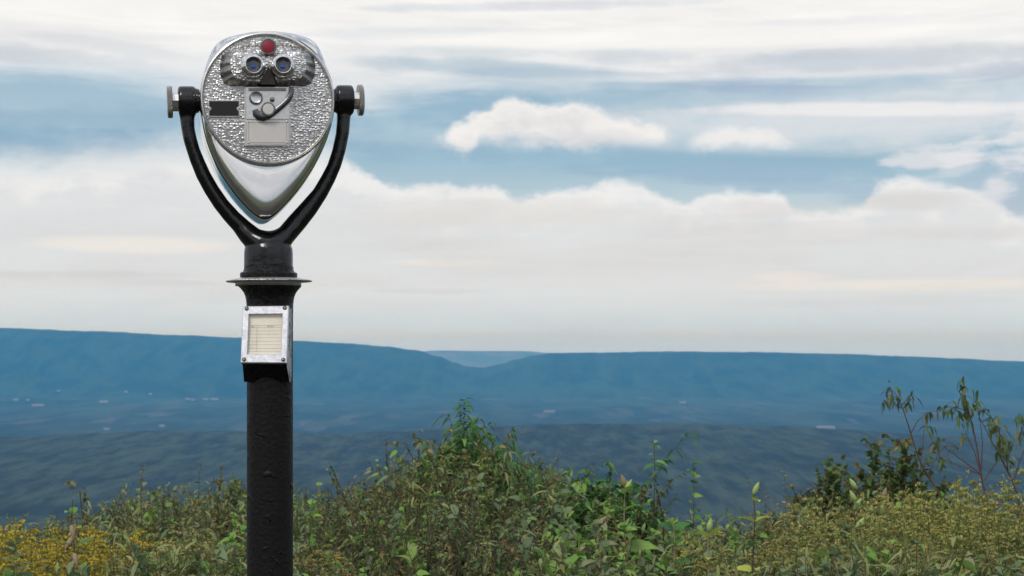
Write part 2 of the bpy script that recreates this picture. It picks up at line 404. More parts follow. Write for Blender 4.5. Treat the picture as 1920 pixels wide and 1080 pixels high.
CX, CY, RC = 502.5, 186, 123.5
NA = 240
outl = [(500, 57), (530, 59), (560, 64), (583, 72), (597, 84), (606, 103), (615, 127), (624, 158), (628, 192), (624, 228), (614, 262), (600, 294), (583, 324), (563, 353), (541, 379), (520, 400), (508, 409), (498, 412),
        (488, 409), (474, 399), (453, 378), (430, 349), (410, 318), (395, 285), (383, 248), (377, 212), (376, 180), (380, 148), (387, 120), (395, 98), (404, 83), (420, 71), (443, 64), (470, 59)]
rout = interp_poly(outl, CX, CY, NA)
rout = [(rout[k-1]+2*rout[k]+rout[(k+1) % NA])/4 for k in range(NA)]
ang = [2*math.pi*k/NA for k in range(NA)]
def ring(rad, c, cm=-.075, only=None):
    return [pr(CX+r*math.cos(t), CY-r*math.sin(t), cm, c_) for t, r, c_ in zip(ang, rad, c if isinstance(c, list) else [c]*NA)]
mbh = MB()
rings = [ring([60]*NA, -.080), ring([RC-3]*NA, -.086)]
edge_w = [17 if math.sin(t) < 0 else 14 for t in ang]
r_in = [max(RC-1, r-w) for r, w in zip(rout, edge_w)]
chin = [max(0, -math.sin(t))**2 for t in ang]
for u in (0, .25, .5, .75, 1):
    rr = [RC-1+(ri-RC+1)*u for ri in r_in]
    rings.append(ring(rr, [-.087-.005*c*u+ .004*c*u*u for c in chin]))
for ph in (20, 40, 60, 75, 90):
    p = R(ph)
    rings.append(ring([ri+(ro-ri)*math.sin(p) for ri, ro in zip(r_in, rout)], [-.088+.030*(1-math.cos(p)) for _ in chin]))
rings += [ring([r+.6 for r in rout], -.035), ring([r+.4 for r in rout], -.012), ring([r-2 for r in rout], -.0115), ring([r-2 for r in rout], -.009), ring([r+1.5 for r in rout], -.0085),
          ring([r+2 for r in rout], .03), ring([r+1 for r in rout], .07), ring([r-4 for r in rout], .10), ring([r*.86 for r in rout], .122), ring([r*.6 for r in rout], .13)]
mbh.rings(rings)
housing = mbh.build('housing', 'chrome', root, angle=28)
# two objective tubes on the far side
for px in (468, 536):
    m_ = MB(); m_.lathe(pr(px, 150, 0, .125), BK, [(.026, 0), (.030, .004), (.030, .035), (.026, .036), (.025, .01)]); m_.build('objective_tube', 'darkmetal', housing)
# rim
m_ = MB(); cen = locH(CX, CY, -.09); ctr = lambda c: cen+BK*(c+.09)
m_.rings([[ctr(c)+(RT*math.cos(t)+UP*math.sin(t))*(r*SH) for t in ang] for r, c in
          [(117.5, -.088), (117.5, -.0945), (118.3, -.097), (119.2, -.0955), (119.6, -.094), (120.2, -.097), (121.5, -.0995), (123, -.0985), (124, -.095), (124.2, -.088)]], False, False)
m_.build('rim', 'rim', housing)
m_ = MB()
m_.rings([[ctr(c)+(RT*math.cos(t)+UP*math.sin(t))*(r*SH) for t in ang] for r, c in [(117.8, -.088), (117.8, -.0925), (90, -.094), (50, -.0945), (8, -.0945)]])
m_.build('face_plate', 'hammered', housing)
# brow mask round the eyepieces
half_b = [(503, 80), (480, 79), (458, 81), (441, 86), (428, 93), (416, 103), (412, 120), (413, 140), (419, 153), (430, 160), (448, 159), (470, 161), (488, 160)]
half_t = [(503, 103), (480, 99), (458, 97), (444, 99), (436, 104), (431, 118), (433, 134), (441, 147), (455, 151), (472, 154), (487, 156)]
mir = lambda h: h+[(1005.5-x, y) for x, y in h if x < 502]
BX, BY = 502.7, 116
NB = 288
base_p = mir(half_b)+[(503, 161)]
top_p = mir(half_t)+[(492, 146), (496, 134), (502.7, 127), (509.5, 134), (513.5, 146)]
rb = interp_poly(base_p, BX, BY, NB, False); rt_ = interp_poly(top_p, BX, BY, NB, False)
def mring(rad, c, cm=-.115):
    cs = c if isinstance(c, list) else [c]*NB
    return [pr(BX+r*math.cos(t), BY-r*math.sin(t), cm, c_) for r, t, c_ in zip(rad, (2*math.pi*k/NB for k in range(NB)), cs)]
tt = [2*math.pi*k/NB for k in range(NB)]
upw = [max(0, min(1, (math.sin(t)-.22)/.3)) for t in tt]
def flute(t, x): 
    s_ = math.sin(t); side = 1 if (s_ < .42 and abs(math.cos(t)) > .25) else 0
    return side*(abs(((t*30/math.pi) % 2)-1)*2-1)
fl = [flute(t, 0) for t in tt]
r1 = [b*.97+f*2.0 for b, f in zip(rb, fl)]
r2 = [a+(b-a)*.45+f*2.4 for a, b, f in zip(rt_, rb, fl)]
c2 = [-.112-.002*0 + u*.002 for u in upw]
m_ = MB(); m_.cur = 1
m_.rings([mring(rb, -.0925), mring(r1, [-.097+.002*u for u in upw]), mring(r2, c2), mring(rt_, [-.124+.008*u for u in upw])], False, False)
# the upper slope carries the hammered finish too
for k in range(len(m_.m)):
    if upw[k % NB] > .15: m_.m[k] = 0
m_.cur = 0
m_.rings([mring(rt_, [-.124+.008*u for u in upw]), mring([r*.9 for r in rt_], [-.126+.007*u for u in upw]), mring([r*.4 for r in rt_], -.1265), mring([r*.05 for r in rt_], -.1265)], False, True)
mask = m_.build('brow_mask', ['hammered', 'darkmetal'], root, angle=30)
# block filling the nose notch, coloured as dark as the shaded recess
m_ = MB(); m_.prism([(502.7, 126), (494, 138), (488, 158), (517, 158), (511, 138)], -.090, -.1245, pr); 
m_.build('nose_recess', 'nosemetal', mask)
for ex in (475.5, 531):
    o = locH(ex, 122, -.15)-BK*0
    m_ = MB(); m_.lathe(o, NH, [(22*SH, -.034), (23*SH, -.024), (23.6*SH, -.014), (22*SH, -.005), (18.5*SH, .0), (17.5*SH, .001), (16.8*SH, .004), (15.2*SH, .0055), (13.8*SH, .004), (13.3*SH, -.001), (13.2*SH, -.012)], 56)
    ey = m_.build('eyepiece', 'chrome', root)
    m_ = MB(); m_.lathe(o, NH, [(13.4*SH, -.012), (13.4*SH, -.0025), (12.2*SH, -.002), (12*SH, -.0035), (9.5*SH, -.004), (9.2*SH, -.0052), (.5*SH, -.0055)], 40)
    m_.cur = 1; m_.lathe(o+Vector((-.0008, 0, -.0012)), NH, [(6.2*SH, -.006), (6.2*SH, -.0046), (5*SH, -.0042), (.4*SH, -.0036)], 32)
    m_.build('lens', ['lensdark', 'lensblue'], ey)
o = locH(503, 87.5, -.122)
m_ = MB(); m_.lathe(o, NH, [(15.4*SH, -.034), (15.4*SH, .0), (14.6*SH, .0025), (13.6*SH, .0028), (13*SH, .0008), (12.5*SH, .0012), (11.7*SH, .0014), (11.5*SH, 0), (11.5*SH, -.01)], 48)
rb_ = m_.build('indicator_ring', 'ringmetal', root)
m_ = MB(); m_.lathe(o, NH, [(11.6*SH, -.01), (11.6*SH, .0004), (10.9*SH, .001), (.4*SH, .0013)], 40); m_.build('red_disc', 'red', rb_)
# coin panel
def rect(x0, y0, x1, y1, r=2.5, k=4):
    P = []
    for cx, cy, a0 in ((x1-r, y0+r, 0), (x0+r, y0+r, 90), (x0+r, y1-r, 180), (x1-r, y1-r, 270)):
        for j in range(k+1):
            a = R(a0+90*j/k); P.append((cx+r*math.cos(a), cy-r*math.sin(a)))
    return P
def screw(px, py, c, r, parent, loc=locH, nn=NH, name='screw', m='rim', ang_=.5):
    o = loc(px, py, c); m_ = MB(); m_.lathe(o, nn, [(r*1.25*SH, -.003), (r*1.25*SH, .0002), (r*1.1*SH, .0006), (r*SH, -.0001), (r*.92*SH, .0006), (r*.3*SH, .0012)], 16)
    u = Vector((nn.cross(UP))).normalized(); w = nn.cross(u); d1 = u*math.cos(ang_)+w*math.sin(ang_); d2 = nn.cross(d1)
    m_.cur = 1; p = o+nn*.0011
    q = [p+d1*r*.85*SH*a+d2*r*.14*SH*b_ for a, b_ in ((-1, -1), (1, -1), (1, 1), (-1, 1))]
    m_.rings([[v-nn*.0006 for v in q], [v+nn*.0004 for v in q]])
    return m_.build(name, [m, 'nameblack'], parent)
m_ = MB(); m_.prism(rect(457.5, 162, 545.5, 275, 3), -.090, -.1015, pr, 1.5)
panel = m_.build('coin_panel', 'satin', root, angle=50)
m_ = MB(); m_.prism(rect(460.5, 164, 543, 223.5, 1.5), -.100, -.1055, pr, 1.0); m_.build('coin_plate', 'satin', panel, angle=50)
m_ = MB(); m_.prism(rect(466, 165, 537, 170.5, 1), -.104, -.1075, pr, .5); m_.build('hinge_strip', 'ringmetal', panel, angle=50)
for x in (469.5, 532): screw(x, 167.8, -.108, 1.7, panel)
o = locH(480, 184, -.1055)
m_ = MB(); m_.lathe(o, NH, [(13.5*SH, -.001), (13.3*SH, .0012), (11.8*SH, .0016), (11.3*SH, .0002)], 40); m_.cur = 1
m_.lathe(o, NH, [(11.2*SH, -.001), (11.0*SH, .0006), (10.6*SH, .0006)], 40)
m_.cur = 2; m_.lathe(o, NH, [(10.0*SH, 0), (10.0*SH, .0028), (9.3*SH, .0036), (8.6*SH, .0030), (.5*SH, .0031)], 40); m_.build('coin_slot_cap', ['darkmetal', 'nameblack', 'satin'], panel)
o = locH(510.5, 187, -.106); m_ = MB(); m_.lathe(o, NH, [(4.6*SH, 0), (4.6*SH, .002), (3.2*SH, .003), (3.4*SH, .007), (2.6*SH, .0095), (.4*SH, .0105)], 24); m_.build('stop_pin', 'ringmetal', panel)
lev = [(546.5, 163), (547, 170), (545, 178), (540, 187), (531, 196), (521, 204.5), (512, 211), (503, 216), (495, 217.5), (487, 216.5), (481, 212), (478, 205)]
lw = [4.5, 5, 5.4, 5.4, 5.2, 5.4, 6, 7, 8.5, 8.5, 7.5, 5]
L_, R_ = [], []
for i, (x, y) in enumerate(lev):
    x0, y0 = lev[max(i-1, 0)]; x1, y1 = lev[min(i+1, len(lev)-1)]; L = math.hypot(x1-x0, y1-y0); nx, ny = -(y1-y0)/L, (x1-x0)/L
    L_.append((x+nx*lw[i], y+ny*lw[i])); R_.append((x-nx*lw[i], y-ny*lw[i]))
m_ = MB()
cf = [-.116, -.117, -.118, -.119, -.119, -.118, -.117, -.116, -.1145, -.113, -.112, -.111]
rg = []
for l, r, c in zip(L_, R_, cf):
    mid = ((l[0]+r[0])/2, (l[1]+r[1])/2); q = lambda t: (l[0]+(r[0]-l[0])*t, l[1]+(r[1]-l[1])*t)
    rg.append([pr(*q(0), -.115, c+.007), pr(*q(0.02), -.115, c+.002), pr(*q(.3), -.115, c-.001), pr(*q(.7), -.115, c-.001), pr(*q(.98), -.115, c+.002), pr(*q(1), -.115, c+.007)])
m_.rings(rg); m_.build('lever', 'levermetal', panel, angle=40)
o = locH(503, 204.5, -.118); m_ = MB(); m_.lathe(o, NH, [(13*SH, -.012), (13*SH, .001), (12*SH, .003), (11*SH, .003), (10.4*SH, .0015)], 40); m_.cur = 1
m_.lathe(o, NH, [(10.2*SH, .000), (10.2*SH, .002), (9.6*SH, .0026), (.4*SH, .0028)], 40); m_.build('lever_hub', ['ringmetal', 'beigedot'], panel)
m_ = MB(); m_.prism(rect(460.5, 225, 543.5, 272.5, 2), -.100, -.1045, pr, 1); m_.cur = 1
m_.prism(rect(463.5, 228, 540.5, 269.5, 1.5), -.104, -.1051, pr, .2)
m_.cur = 2
x0, y0, x1, y1 = 466, 229.5, 538, 267.5
for a, b_, c, d in ((x0, y0, x1, y0+.7), (x0, y1-.7, x1, y1), (x0, y0+.7, x0+.7, y1-.7), (x1-.7, y0+.7, x1, y1-.7)):
    m_.prism([(a, b_), (c, b_), (c, d), (a, d)], -.1050, -.10545, pr)
ip = m_.build('instruction_plate', ['plateedge', 'enamel', 'line'], panel, angle=50)
for x, y in ((466, 228), (538, 228), (466, 268), (538.5, 267.5)): screw(x, y, -.1053, 1.4, panel)
# name plate
def notched(x0, y0, x1, y1, r):
    ym = (y0+y1)/2; P = [(x0, y0), (x0, ym-r)]+[(x0+r*math.sin(R(a)), ym-r*math.cos(R(a))) for a in range(20, 180, 20)]+[(x0, ym+r), (x0, y1), (x1, y1), (x1, ym+r)]
    return P+[(x1-r*math.sin(R(a)), ym+r*math.cos(R(a))) for a in range(20, 180, 20)]+[(x1, ym-r), (x1, y0)]
m_ = MB(); m_.prism(rect(390.3, 187.5, 449.7, 219.2, 2), -.091, -.0985, pr, .6); m_.cur = 1; m_.prism(notched(392.3, 189.5, 447.7, 217.2, 4), -.0985, -.0995, pr)
npl = m_.build('name_plate', ['plateedge', 'nameblack'], root, angle=50)
for x in (392.3, 447.6): screw(x, 203.3, -.0992, 1.6, npl)

# ---------------------------------------------------------------- yoke (cast fork) : smooth union by remesh
outer_inner = [((334, 196), (366, 196)), ((336, 212), (365, 214)), ((338, 225), (364.5, 226)), ((340, 240), (364.8, 240)), ((344, 262), (368.5, 258)), ((350, 282), (374, 278)), ((357, 303), (383.5, 301)),
    ((369, 333), (394, 324)), ((384, 361), (409, 350)), ((402, 389), (427, 376)), ((420, 412), (447, 398)), ((438, 432), (468, 416.5)), ((452, 452), (486, 430.5)), ((472, 474), (496, 433)),
    ((503, 486), (505, 434)),
    ((534, 474), (514, 432)), ((551, 451), (524, 427)), ((571, 427.5), (543, 405)), ((592, 400.5), (567, 379)), ((612, 369.5), (588, 355)), ((627, 341), (603, 330)), ((639, 313), (615, 307)), ((648, 283), (623.5, 280)),
    ((654.5, 250), (630, 250)), ((656.5, 226), (632, 226)), ((658, 212), (632, 212)), ((661, 196), (632, 196))]
m_ = MB(); rg = []
for i, ((ox, oy), (ix, iy)) in enumerate(outer_inner):
    a, b_ = locH(ox, oy, 0), locH(ix, iy, 0); c = (a+b_)/2; u = (a-b_)/2*1.04
    rw = .019+.036*math.exp(-((i-14)/2.4)**2)
    rg.append([c+u*math.cos(t)+BK*rw*math.sin(t) for t in (2*math.pi*k/24 for k in range(24))])
m_.rings(rg)
for (x0, x1, yc) in ((334, 367, 190), (630, 662.5, 187.5)):
    a, b_ = locH(x0, yc, 0), locH(x1, yc, 0); ax = (b_-a).normalized(); L = (b_-a).length
    m_.lathe(a, ax, [(24/755, 0), (27.5/755, .003), (28/755, .008), (28/755, L-.008), (27.5/755, L-.003), (24/755, L)], 32)
for (xa, xb) in ((364, 375), (623, 633)):
    a, b_ = locH(xa, 189, 0), locH(xb, 189, 0); m_.lathe(a, b_-a, [(22/755, 0), (22/755, (b_-a).length)], 28)
# neck
m_.lathe(Vector((-.004, 0, .85+130/755)), UP, [(.057, .0), (.057, .004)], 40)
neckz = lambda py: .85+(650-py)/755
m_.lathe(Vector((-.0035, 0, 0)), UP, [(.0585, neckz(509)), (.0605, neckz(500)), (.0603, neckz(476)), (.0592, neckz(466)), (.055, neckz(459)), (.046, neckz(452)), (.03, neckz(446))], 48)
yoke = m_.build('yoke', 'black', root)
rm = yoke.modifiers.new('union', 'REMESH'); rm.mode = 'VOXEL'; rm.voxel_size = .0022; rm.use_smooth_shade = True
sm = yoke.modifiers.new('relax', 'SMOOTH'); sm.factor = .5; sm.iterations = 16
m_ = MB(); m_.lathe(Vector((-.003, 0, 0)), UP, [(.058, neckz(521)), (.0695, neckz(520.5)), (.0705, neckz(519)), (.0705, neckz(513)), (.069, neckz(511.5)), (.063, neckz(509.5)), (.0612, neckz(506)), (.0607, neckz(500))], 64)
m_.lathe(Vector((-.001, -.0705, neckz(515.5))), (0, -1, 0), [(.0035, -.004), (.0035, .0012), (.002, .002)], 12)
m_.build('yoke_flange', 'black_rough', root)
# knobs
for kx0, kx1, sx0, sx1, yc in ((313.5, 323.5, 323, 336, 191.5), (671, 680.5, 661, 672, 188)):
    a, b_ = locH(kx0, yc, 0), locH(kx1, yc, 0); ax = (b_-a).normalized(); L = (b_-a).length; r = 29.3/755
    if kx0 > 500: a, ax = b_, -ax
    m_ = MB(); m_.lathe(a, ax, [(r*.86, .0008), (r*.93, 0), (r*.985, .0015), (r, .003), (r, L-.0015), (r*.96, L), (r*.5, L+.0005)], 72)
    kn = m_.build('knob', 'knurl', root, angle=25)
    a, b_ = locH(sx0, yc, 0), locH(sx1, yc, 0)
    m_ = MB(); m_.lathe(a, b_-a, [(17.3/755, 0), (17.3/755, (b_-a).length)], 8); m_.build('hex_shaft', 'satin', kn, smooth=False)
# collar plate, ring, trumpet
m_ = MB(); tilt = Matrix.Rotation(R(-.6), 3, 'Y')
c0 = Vector((-.002, 0, neckz(527.5)))
m_.lathe(c0, tilt@UP, [(.080, -.003), (.1045, -.0015), (.1062, 0), (.1055, .0014), (.092, .0045), (.075, .0072), (.055, .0090), (.03, .0095)], 96)
m_.build('collar_plate', 'emboss', root)
m_ = MB(); m_.lathe(Vector((-.004, 0, 0)), UP, [(.075, neckz(536.8)), (.0808, neckz(536.4)), (.0812, neckz(535.8)), (.0812, neckz(529)), (.078, neckz(528.3))], 80); m_.build('collar_ring', 'ringmetal', root)
m_ = MB(); m_.lathe(Vector((0, 0, 0)), UP, [(.0775, neckz(536)), (.0765, neckz(538)), (.070, neckz(543)), (.0642, neckz(549)), (.0605, neckz(556)), (.0585, neckz(564)), (.0575, neckz(573)), (.057, neckz(600)), (.0568, neckz(620))], 64)
m_.build('trumpet_collar', 'black_rough', root)
m_ = MB(); m_.lathe((0, 0, 0), UP, [(.115, .0), (.115, .018), (.108, .022), (.068, .026), (.060, .04), (.0568, .08)]+[(.0568, .08+k*.1) for k in range(1, 8)]+[(.0568, neckz(602))], 64)
m_.build('post', 'post', root)
# location card box
FT = [(455.5, 574), (541.5, 573), (537.5, 680.5), (451, 680)]
cT, cB = -.064, -.098
def bx(u, v, e=0.0):
    """u 0..1 left-right, v 0..1 top-bottom on the sloped front, e = metres outwards"""
    tl, tr, br, bl = locP(*FT[0], cT), locP(*FT[1], cT), locP(*FT[2], cB), locP(*FT[3], cB)
    n = (tr-tl).cross(bl-tl).normalized(); n = n if n.y < 0 else -n
    return (tl*(1-u)+tr*u)*(1-v)+(bl*(1-u)+br*u)*v+n*e
nB_ = ((bx(1, 0)-bx(0, 0)).cross(bx(0, 1)-bx(0, 0))).normalized()
if nB_.y > 0: nB_ = -nB_
m_ = MB()
f0 = [bx(0.03, .02, -.0135), bx(.97, .02, -.0135), bx(.975, .985, -.0135), bx(.02, .985, -.0135)]
zb = neckz(716)
r_b = [Vector((f0[0].x, -.02, f0[0].z)), Vector((f0[1].x+.004, -.02, f0[1].z)), Vector((.056, -.02, zb+.002)), Vector((-.056, -.02, zb+.002))]
mid_ = [f0[0], f0[1], Vector((f0[2].x+.004, -.070, f0[2].z-.018)), Vector((f0[3].x+.006, -.070, f0[3].z-.018))]
m_.add(f0+r_b, [(0, 1, 2, 3), (0, 4, 5, 1), (4, 7, 6, 5), (0, 3, 7, 4)])
m_.add([f0[2], f0[3], r_b[3], r_b[2], Vector((.056, -.048, zb+.001)), Vector((-.056, -.048, zb+.001))], [(0, 1, 5, 4), (4, 5, 2, 3)])
m_.cur = 1; m_.add([f0[1], r_b[1], r_b[2], Vector((.056, -.048, zb+.001)), f0[2]], [(0, 1, 2, 3, 4)])
box = m_.build('card_box', ['black_rough', 'boxside'], root, smooth=False)
def frame_ring(u0, v0, u1, v1, e): return [bx(u0, v0, e), bx(u1, v0, e), bx(u1, v1, e), bx(u0, v1, e)]
m_ = MB(); wu0, wv0, wu1, wv1 = .138, .145, .865, .845
a4 = [frame_ring(0, 0, 1, 1, -.013), frame_ring(0, 0, 1, 1, -.0012), frame_ring(.014, .012, .986, .988, 0), frame_ring(wu0-.012, wv0-.01, wu1+.012, wv1+.01, 0), frame_ring(wu0, wv0, wu1, wv1, -.0012), frame_ring(wu0, wv0, wu1, wv1, -.010)]
m_.rings(a4, False, False); m_.build('frame', 'silver', box, smooth=False)
m_ = MB(); m_.rings([frame_ring(.12, .13, .88, .86, -.0125), frame_ring(.12, .13, .88, .86, -.0108)])
def strip(u0, v0, u1, v1, e=-.0104): m_.rings([frame_ring(u0, v0, u1, v1, e-.0006), frame_ring(u0, v0, u1, v1, e)])
m_.cur = 1
vw = lambda py: (py-573.5)/107
for y in (608, 612.5, 618.5, 624.7, 631.5, 638, 644.5, 651.5, 657.5): strip(.13, vw(y), .87, vw(y)+.0035)
strip(.313, vw(608.4), .318, vw(657), -.0101)
def text(body, u, v, h, width):
    cu = bpy.data.curves.new('t', 'FONT'); cu.body = body; cu.size = 1; cu.align_x = 'CENTER'; cu.align_y = 'CENTER'; cu.shear = .2
    ob = bpy.data.objects.new('t', cu); C.objects.link(ob); dg = bpy.context.evaluated_depsgraph_get(); me = ob.evaluated_get(dg).to_mesh()
    vs = [tuple(x.co) for x in me.vertices]; fs = [tuple(p.vertices) for p in me.polygons]; ob.evaluated_get(dg).to_mesh_clear()
    bpy.data.objects.remove(ob)
    xs = [p[0] for p in vs]; ys = [p[1] for p in vs]; sx = width/(max(xs)-min(xs)); sy = h/(max(ys)-min(ys)); yc = (max(ys)+min(ys))/2
    m_.cur = 2; m_.add([bx(u+(p[0])*sx, v-(p[1]-yc)*sy, -.0100) for p in vs], fs)
text('Dial', .215, vw(610.6), .024, .065); text('Objective', .60, vw(610.4), .028, .15)
m_.build('paper_card', ['paper', 'line', 'ink'], box, smooth=False)
m_ = MB(); m_.rings([frame_ring(wu0-.008, wv0-.008, wu1+.008, wv1+.008, -.0045), frame_ring(wu0-.008, wv0-.008, wu1+.008, wv1+.008, -.0035)]); m_.build('cover_pane', 'glass', box, smooth=False)
for (u, v), a in zip(((.085, .045), (.915, .04), (.075, .945), (.925, .945)), (1.2, .5, 1.3, 1.0)):
    o = bx(u, v, .0002); m_ = MB(); m_.cur = 2
    m_.lathe(o, nB_, [(4.1*SH, -.002), (4.1*SH, .0003), (3.3*SH, .0004)], 20); m_.cur = 0
    m_.lathe(o, nB_, [(2.5*SH, 0), (2.5*SH, .0006), (2.0*SH, .0010), (.3*SH, .0012)], 20)
    u_ = (bx(1, 0)-bx(0, 0)).normalized(); w_ = nB_.cross(u_); d1 = u_*math.cos(a)+w_*math.sin(a); d2 = nB_.cross(d1); p = o+nB_*.0012; m_.cur = 2
    q = [p+d1*2.6*SH*i+d2*.45*SH*j for i, j in ((-1, -1), (1, -1), (1, 1), (-1, 1))]; m_.rings([[x-nB_*.0008 for x in q], [x+nB_*.0003 for x in q]])
    m_.build('screw', ['ringmetal', 'rim', 'nameblack'], box)

# ================================================================== terrain (metres; d = distance ahead of the lens)
def lerp_tab(tab, x):
    if x <= tab[0][0]: return tab[0][1]
    for (a, b), (c, d) in zip(tab, tab[1:]):
        if x <= c: t = (x-a)/(c-a); t = t*t*(3-2*t) if tab is not FRONT else t; return b+(d-b)*t
    return tab[-1][1]
FRONT = [(4.8, 0), (6.2, -.6), (8, -1.15), (12, -1.75), (20, -3.4), (60, -14), (300, -72), (1000, -230), (1800, -335), (2500, -322), (2900, -312)]
HILL = [(-1800, 845), (-700, 838), (0, 822), (150, 815), (300, 810), (480, 812), (620, 818), (740, 812), (900, 803), (1060, 797), (1250, 797), (1480, 801), (1600, 808), (1750, 818), (1920, 826), (2600, 836), (3600, 826)]
RIDGE = [(-3600, 640), (-1500, 622), (-500, 610), (0, 615), (180, 621), (330, 628), (450, 633), (560, 639), (640, 643), (720, 649), (775, 656), (820, 668), (850, 680), (870, 687), (905, 690), (935, 684), (970, 674), (1000, 667), (1035, 662),
         (1120, 661), (1260, 659), (1420, 660), (1560, 663), (1700, 668), (1800, 672), (1870, 676), (1960, 679), (2600, 668), (4000, 650)]
FAR = [(-3000, 662), (600, 668), (760, 661), (820, 657), (900, 658), (980, 658), (1040, 662), (1150, 664), (1230, 660), (1300, 666), (1500, 690), (5000, 700)]
def zpx(tab, x, d):
    px = 960+F*x/d; return CAM.z-(lerp_tab(tab, px)-HZ)/F*d
def ss(a, b, x): t = max(0, min(1, (x-a)/(b-a))); return t*t*(3-2*t)
def height(x, d):
    if d <= 2900:
        z = lerp_tab(FRONT, d)
        if d > 40: z += noise.noise(Vector((x/300, d/300, 1)))*min(18, d*.01)
        return z
    v = -400+noise.noise(Vector((x/1500, d/1500, 3)))*9
    if d <= 7000:
        crest = zpx(HILL, x*4600/4600, 4600)
        if d < 4600: t = (d-2900)/1700; z = -312+(crest+312)*(t**.8)
        else: z = crest+(v-crest)*ss(4600, 6200, d)
        k = ss(2700, 3100, d)*(1-ss(5600, 6400, d))
        z += k*(noise.noise(Vector((x/700, d/900, 5)))*4*(1 if d < 4300 else .2)+noise.noise(Vector((x/22, d/60, 8)))*2.4+noise.noise(Vector((x/50, d/120, 2)))*1.0)
        return z
    if d <= 19000:
        crest = zpx(RIDGE, x*14500/14500, 14500)
        z = v+(crest-v)*(ss(11800, 14500, d)**1.1) if d <= 14500 else crest+(-300-crest)*ss(14500, 18500, d)-max(0, d-18500)*.01
        k = ss(11800, 12800, d)*(1-ss(17000, 18500, d))
        sp = noise.noise(Vector((x/1100, d/2600, 9)))*16*ss(11800, 13000, d)*(1-ss(13400, 14300, d))
        z += sp+k*(noise.noise(Vector((x/70, d/200, 4)))*4.5+k*noise.noise(Vector((x/420, d/2500, 14)))*6*ss(11800, 13000, d)*(1-ss(13600, 14400, d)))
        z += ss(6800, 7600, d)*(1-ss(11500, 12200, d))*noise.noise(Vector((x/500, d/700, 6)))*12
        return z
    z = -300-(d-19000)*.02
    if d > 24000:
        crest = zpx(FAR, x*28000/d, 28000)
        z = z+(crest-z)*ss(24000, 28000, d)*(1-ss(28000, 30500, d))
    return z
def grid(name, xs_frac, ds, mname, label=None):
    """frac = lateral offset as a fraction of the distance"""
    vs, fs = [], []; nx = len(xs_frac)
    for d in ds:
        for f in xs_frac:
            x = f*max(d, 30); vs.append((x, d-3.8, height(x, d)))
    for i in range(len(ds)-1):
        for j in range(nx-1): fs.append((i*nx+j, i*nx+j+1, (i+1)*nx+j+1, (i+1)*nx+j))
    m_ = MB(); m_.v = vs; m_.f = fs; m_.m = [0]*len(fs)
    me = bpy.data.meshes.new(name); me.from_pydata(vs, [], fs); me.materials.append(M[mname]); me.polygons.foreach_set('use_smooth', [True]*len(fs))
    o = bpy.data.objects.new(name, me); C.objects.link(o); tag(o, label=label, kind='structure'); return o
def geo(nt): return nt.nodes.new('ShaderNodeNewGeometry').outputs['Position']
def terrain_mat(name, forest, field, patch, thr, sc1=.012, con=0):
    m, nt, b = mat(name); p = geo(nt); p0 = p
    mp_ = nt.nodes.new('ShaderNodeMapping'); nt.links.new(p, mp_.inputs[0]); mp_.inputs['Scale'].default_value = (1, .22, 1.5); p = mp_.outputs[0]
    n = noisef(nt, p, sc1, 6, .72); n2 = noisef(nt, p, .0012, 4, .6)
    c = mixc(nt, smooth(n+(n2-.5)*.3, .38, .62), tuple(v*(.6-.2*con) for v in forest), tuple(v*(1.5+.35*con) for v in forest))
    if field:
        mp = nt.nodes.new('ShaderNodeMapping'); nt.links.new(p0, mp.inputs[0]); mp.inputs['Scale'].default_value = (1/patch, 1/(patch*5), 0)
        vo = nt.nodes.new('ShaderNodeTexVoronoi'); nt.links.new(mp.outputs[0], vo.inputs['Vector']); vo.inputs['Scale'].default_value = 1
        s = nt.nodes.new('ShaderNodeSeparateColor'); nt.links.new(vo.outputs['Color'], s.inputs[0])
        sp = nt.nodes.new('ShaderNodeSeparateXYZ'); nt.links.new(p0, sp.inputs[0])
        flatv = smooth(E(nt, sp.outputs[1]), 12600, 11600)
        f = smooth(E(nt, s.outputs[0])+(n2-.5)*.9, thr, thr+.12)*flatv
        fc = mixc(nt, E(nt, s.outputs[1]), field[0], field[1])
        c = mixc(nt, f, c, fc)
    nt.links.new(c, b.inputs['Base Color']); b.inputs['Roughness'].default_value = .95; b.inputs['Specular IOR Level'].default_value = .1
    return m
M['woodland'] = terrain_mat('woodland', (.031, .042, .026), None, 0, 0, .021, .3)
M['woodland_ridge'] = terrain_mat('ridge_woodland', (.022, .035, .018), None, 0, 0, .006)
M['haze_tinted_hills'] = terrain_mat('haze_tinted_hills', (.085, .06, .045), None, 0, 0, .003)  # paler, redder base colour stands in for whiter distant haze
M['valley'] = terrain_mat('valley_land', (.026, .038, .026), ((.075, .075, .07), (.045, .06, .045)), 85, .84, .004)
def gmat(name, a, b_, s=6):
    m, nt, b = mat(name); p = geo(nt); n = noisef(nt, p, s, 5, .7)
    nt.links.new(mixc(nt, smooth(n, .35, .65), a, b_), b.inputs['Base Color']); b.inputs['Roughness'].default_value = .95; bump(nt, b, n, .02); return m
M['turf'] = gmat('turf', (.03, .045, .015), (.07, .085, .03))
M['gravel'] = gmat('gravel_walk', (.032, .027, .023), (.06, .052, .043), 30)
fr = [-60, -20, -8, -4, -2.5, -1.6, -1.1, -.8, -.6, -.48]
fine = [-.40+.80*k/520 for k in range(521)]
frac = fr+fine+[-v for v in reversed(fr)]
coarse = [-60, -20, -8, -4, -2.5, -1.6, -1.1, -.8, -.6, -.48]+[-.4+.8*k/60 for k in range(61)]+[.48, .6, .8, 1.1, 1.6, 2.5, 4, 8, 20, 60]
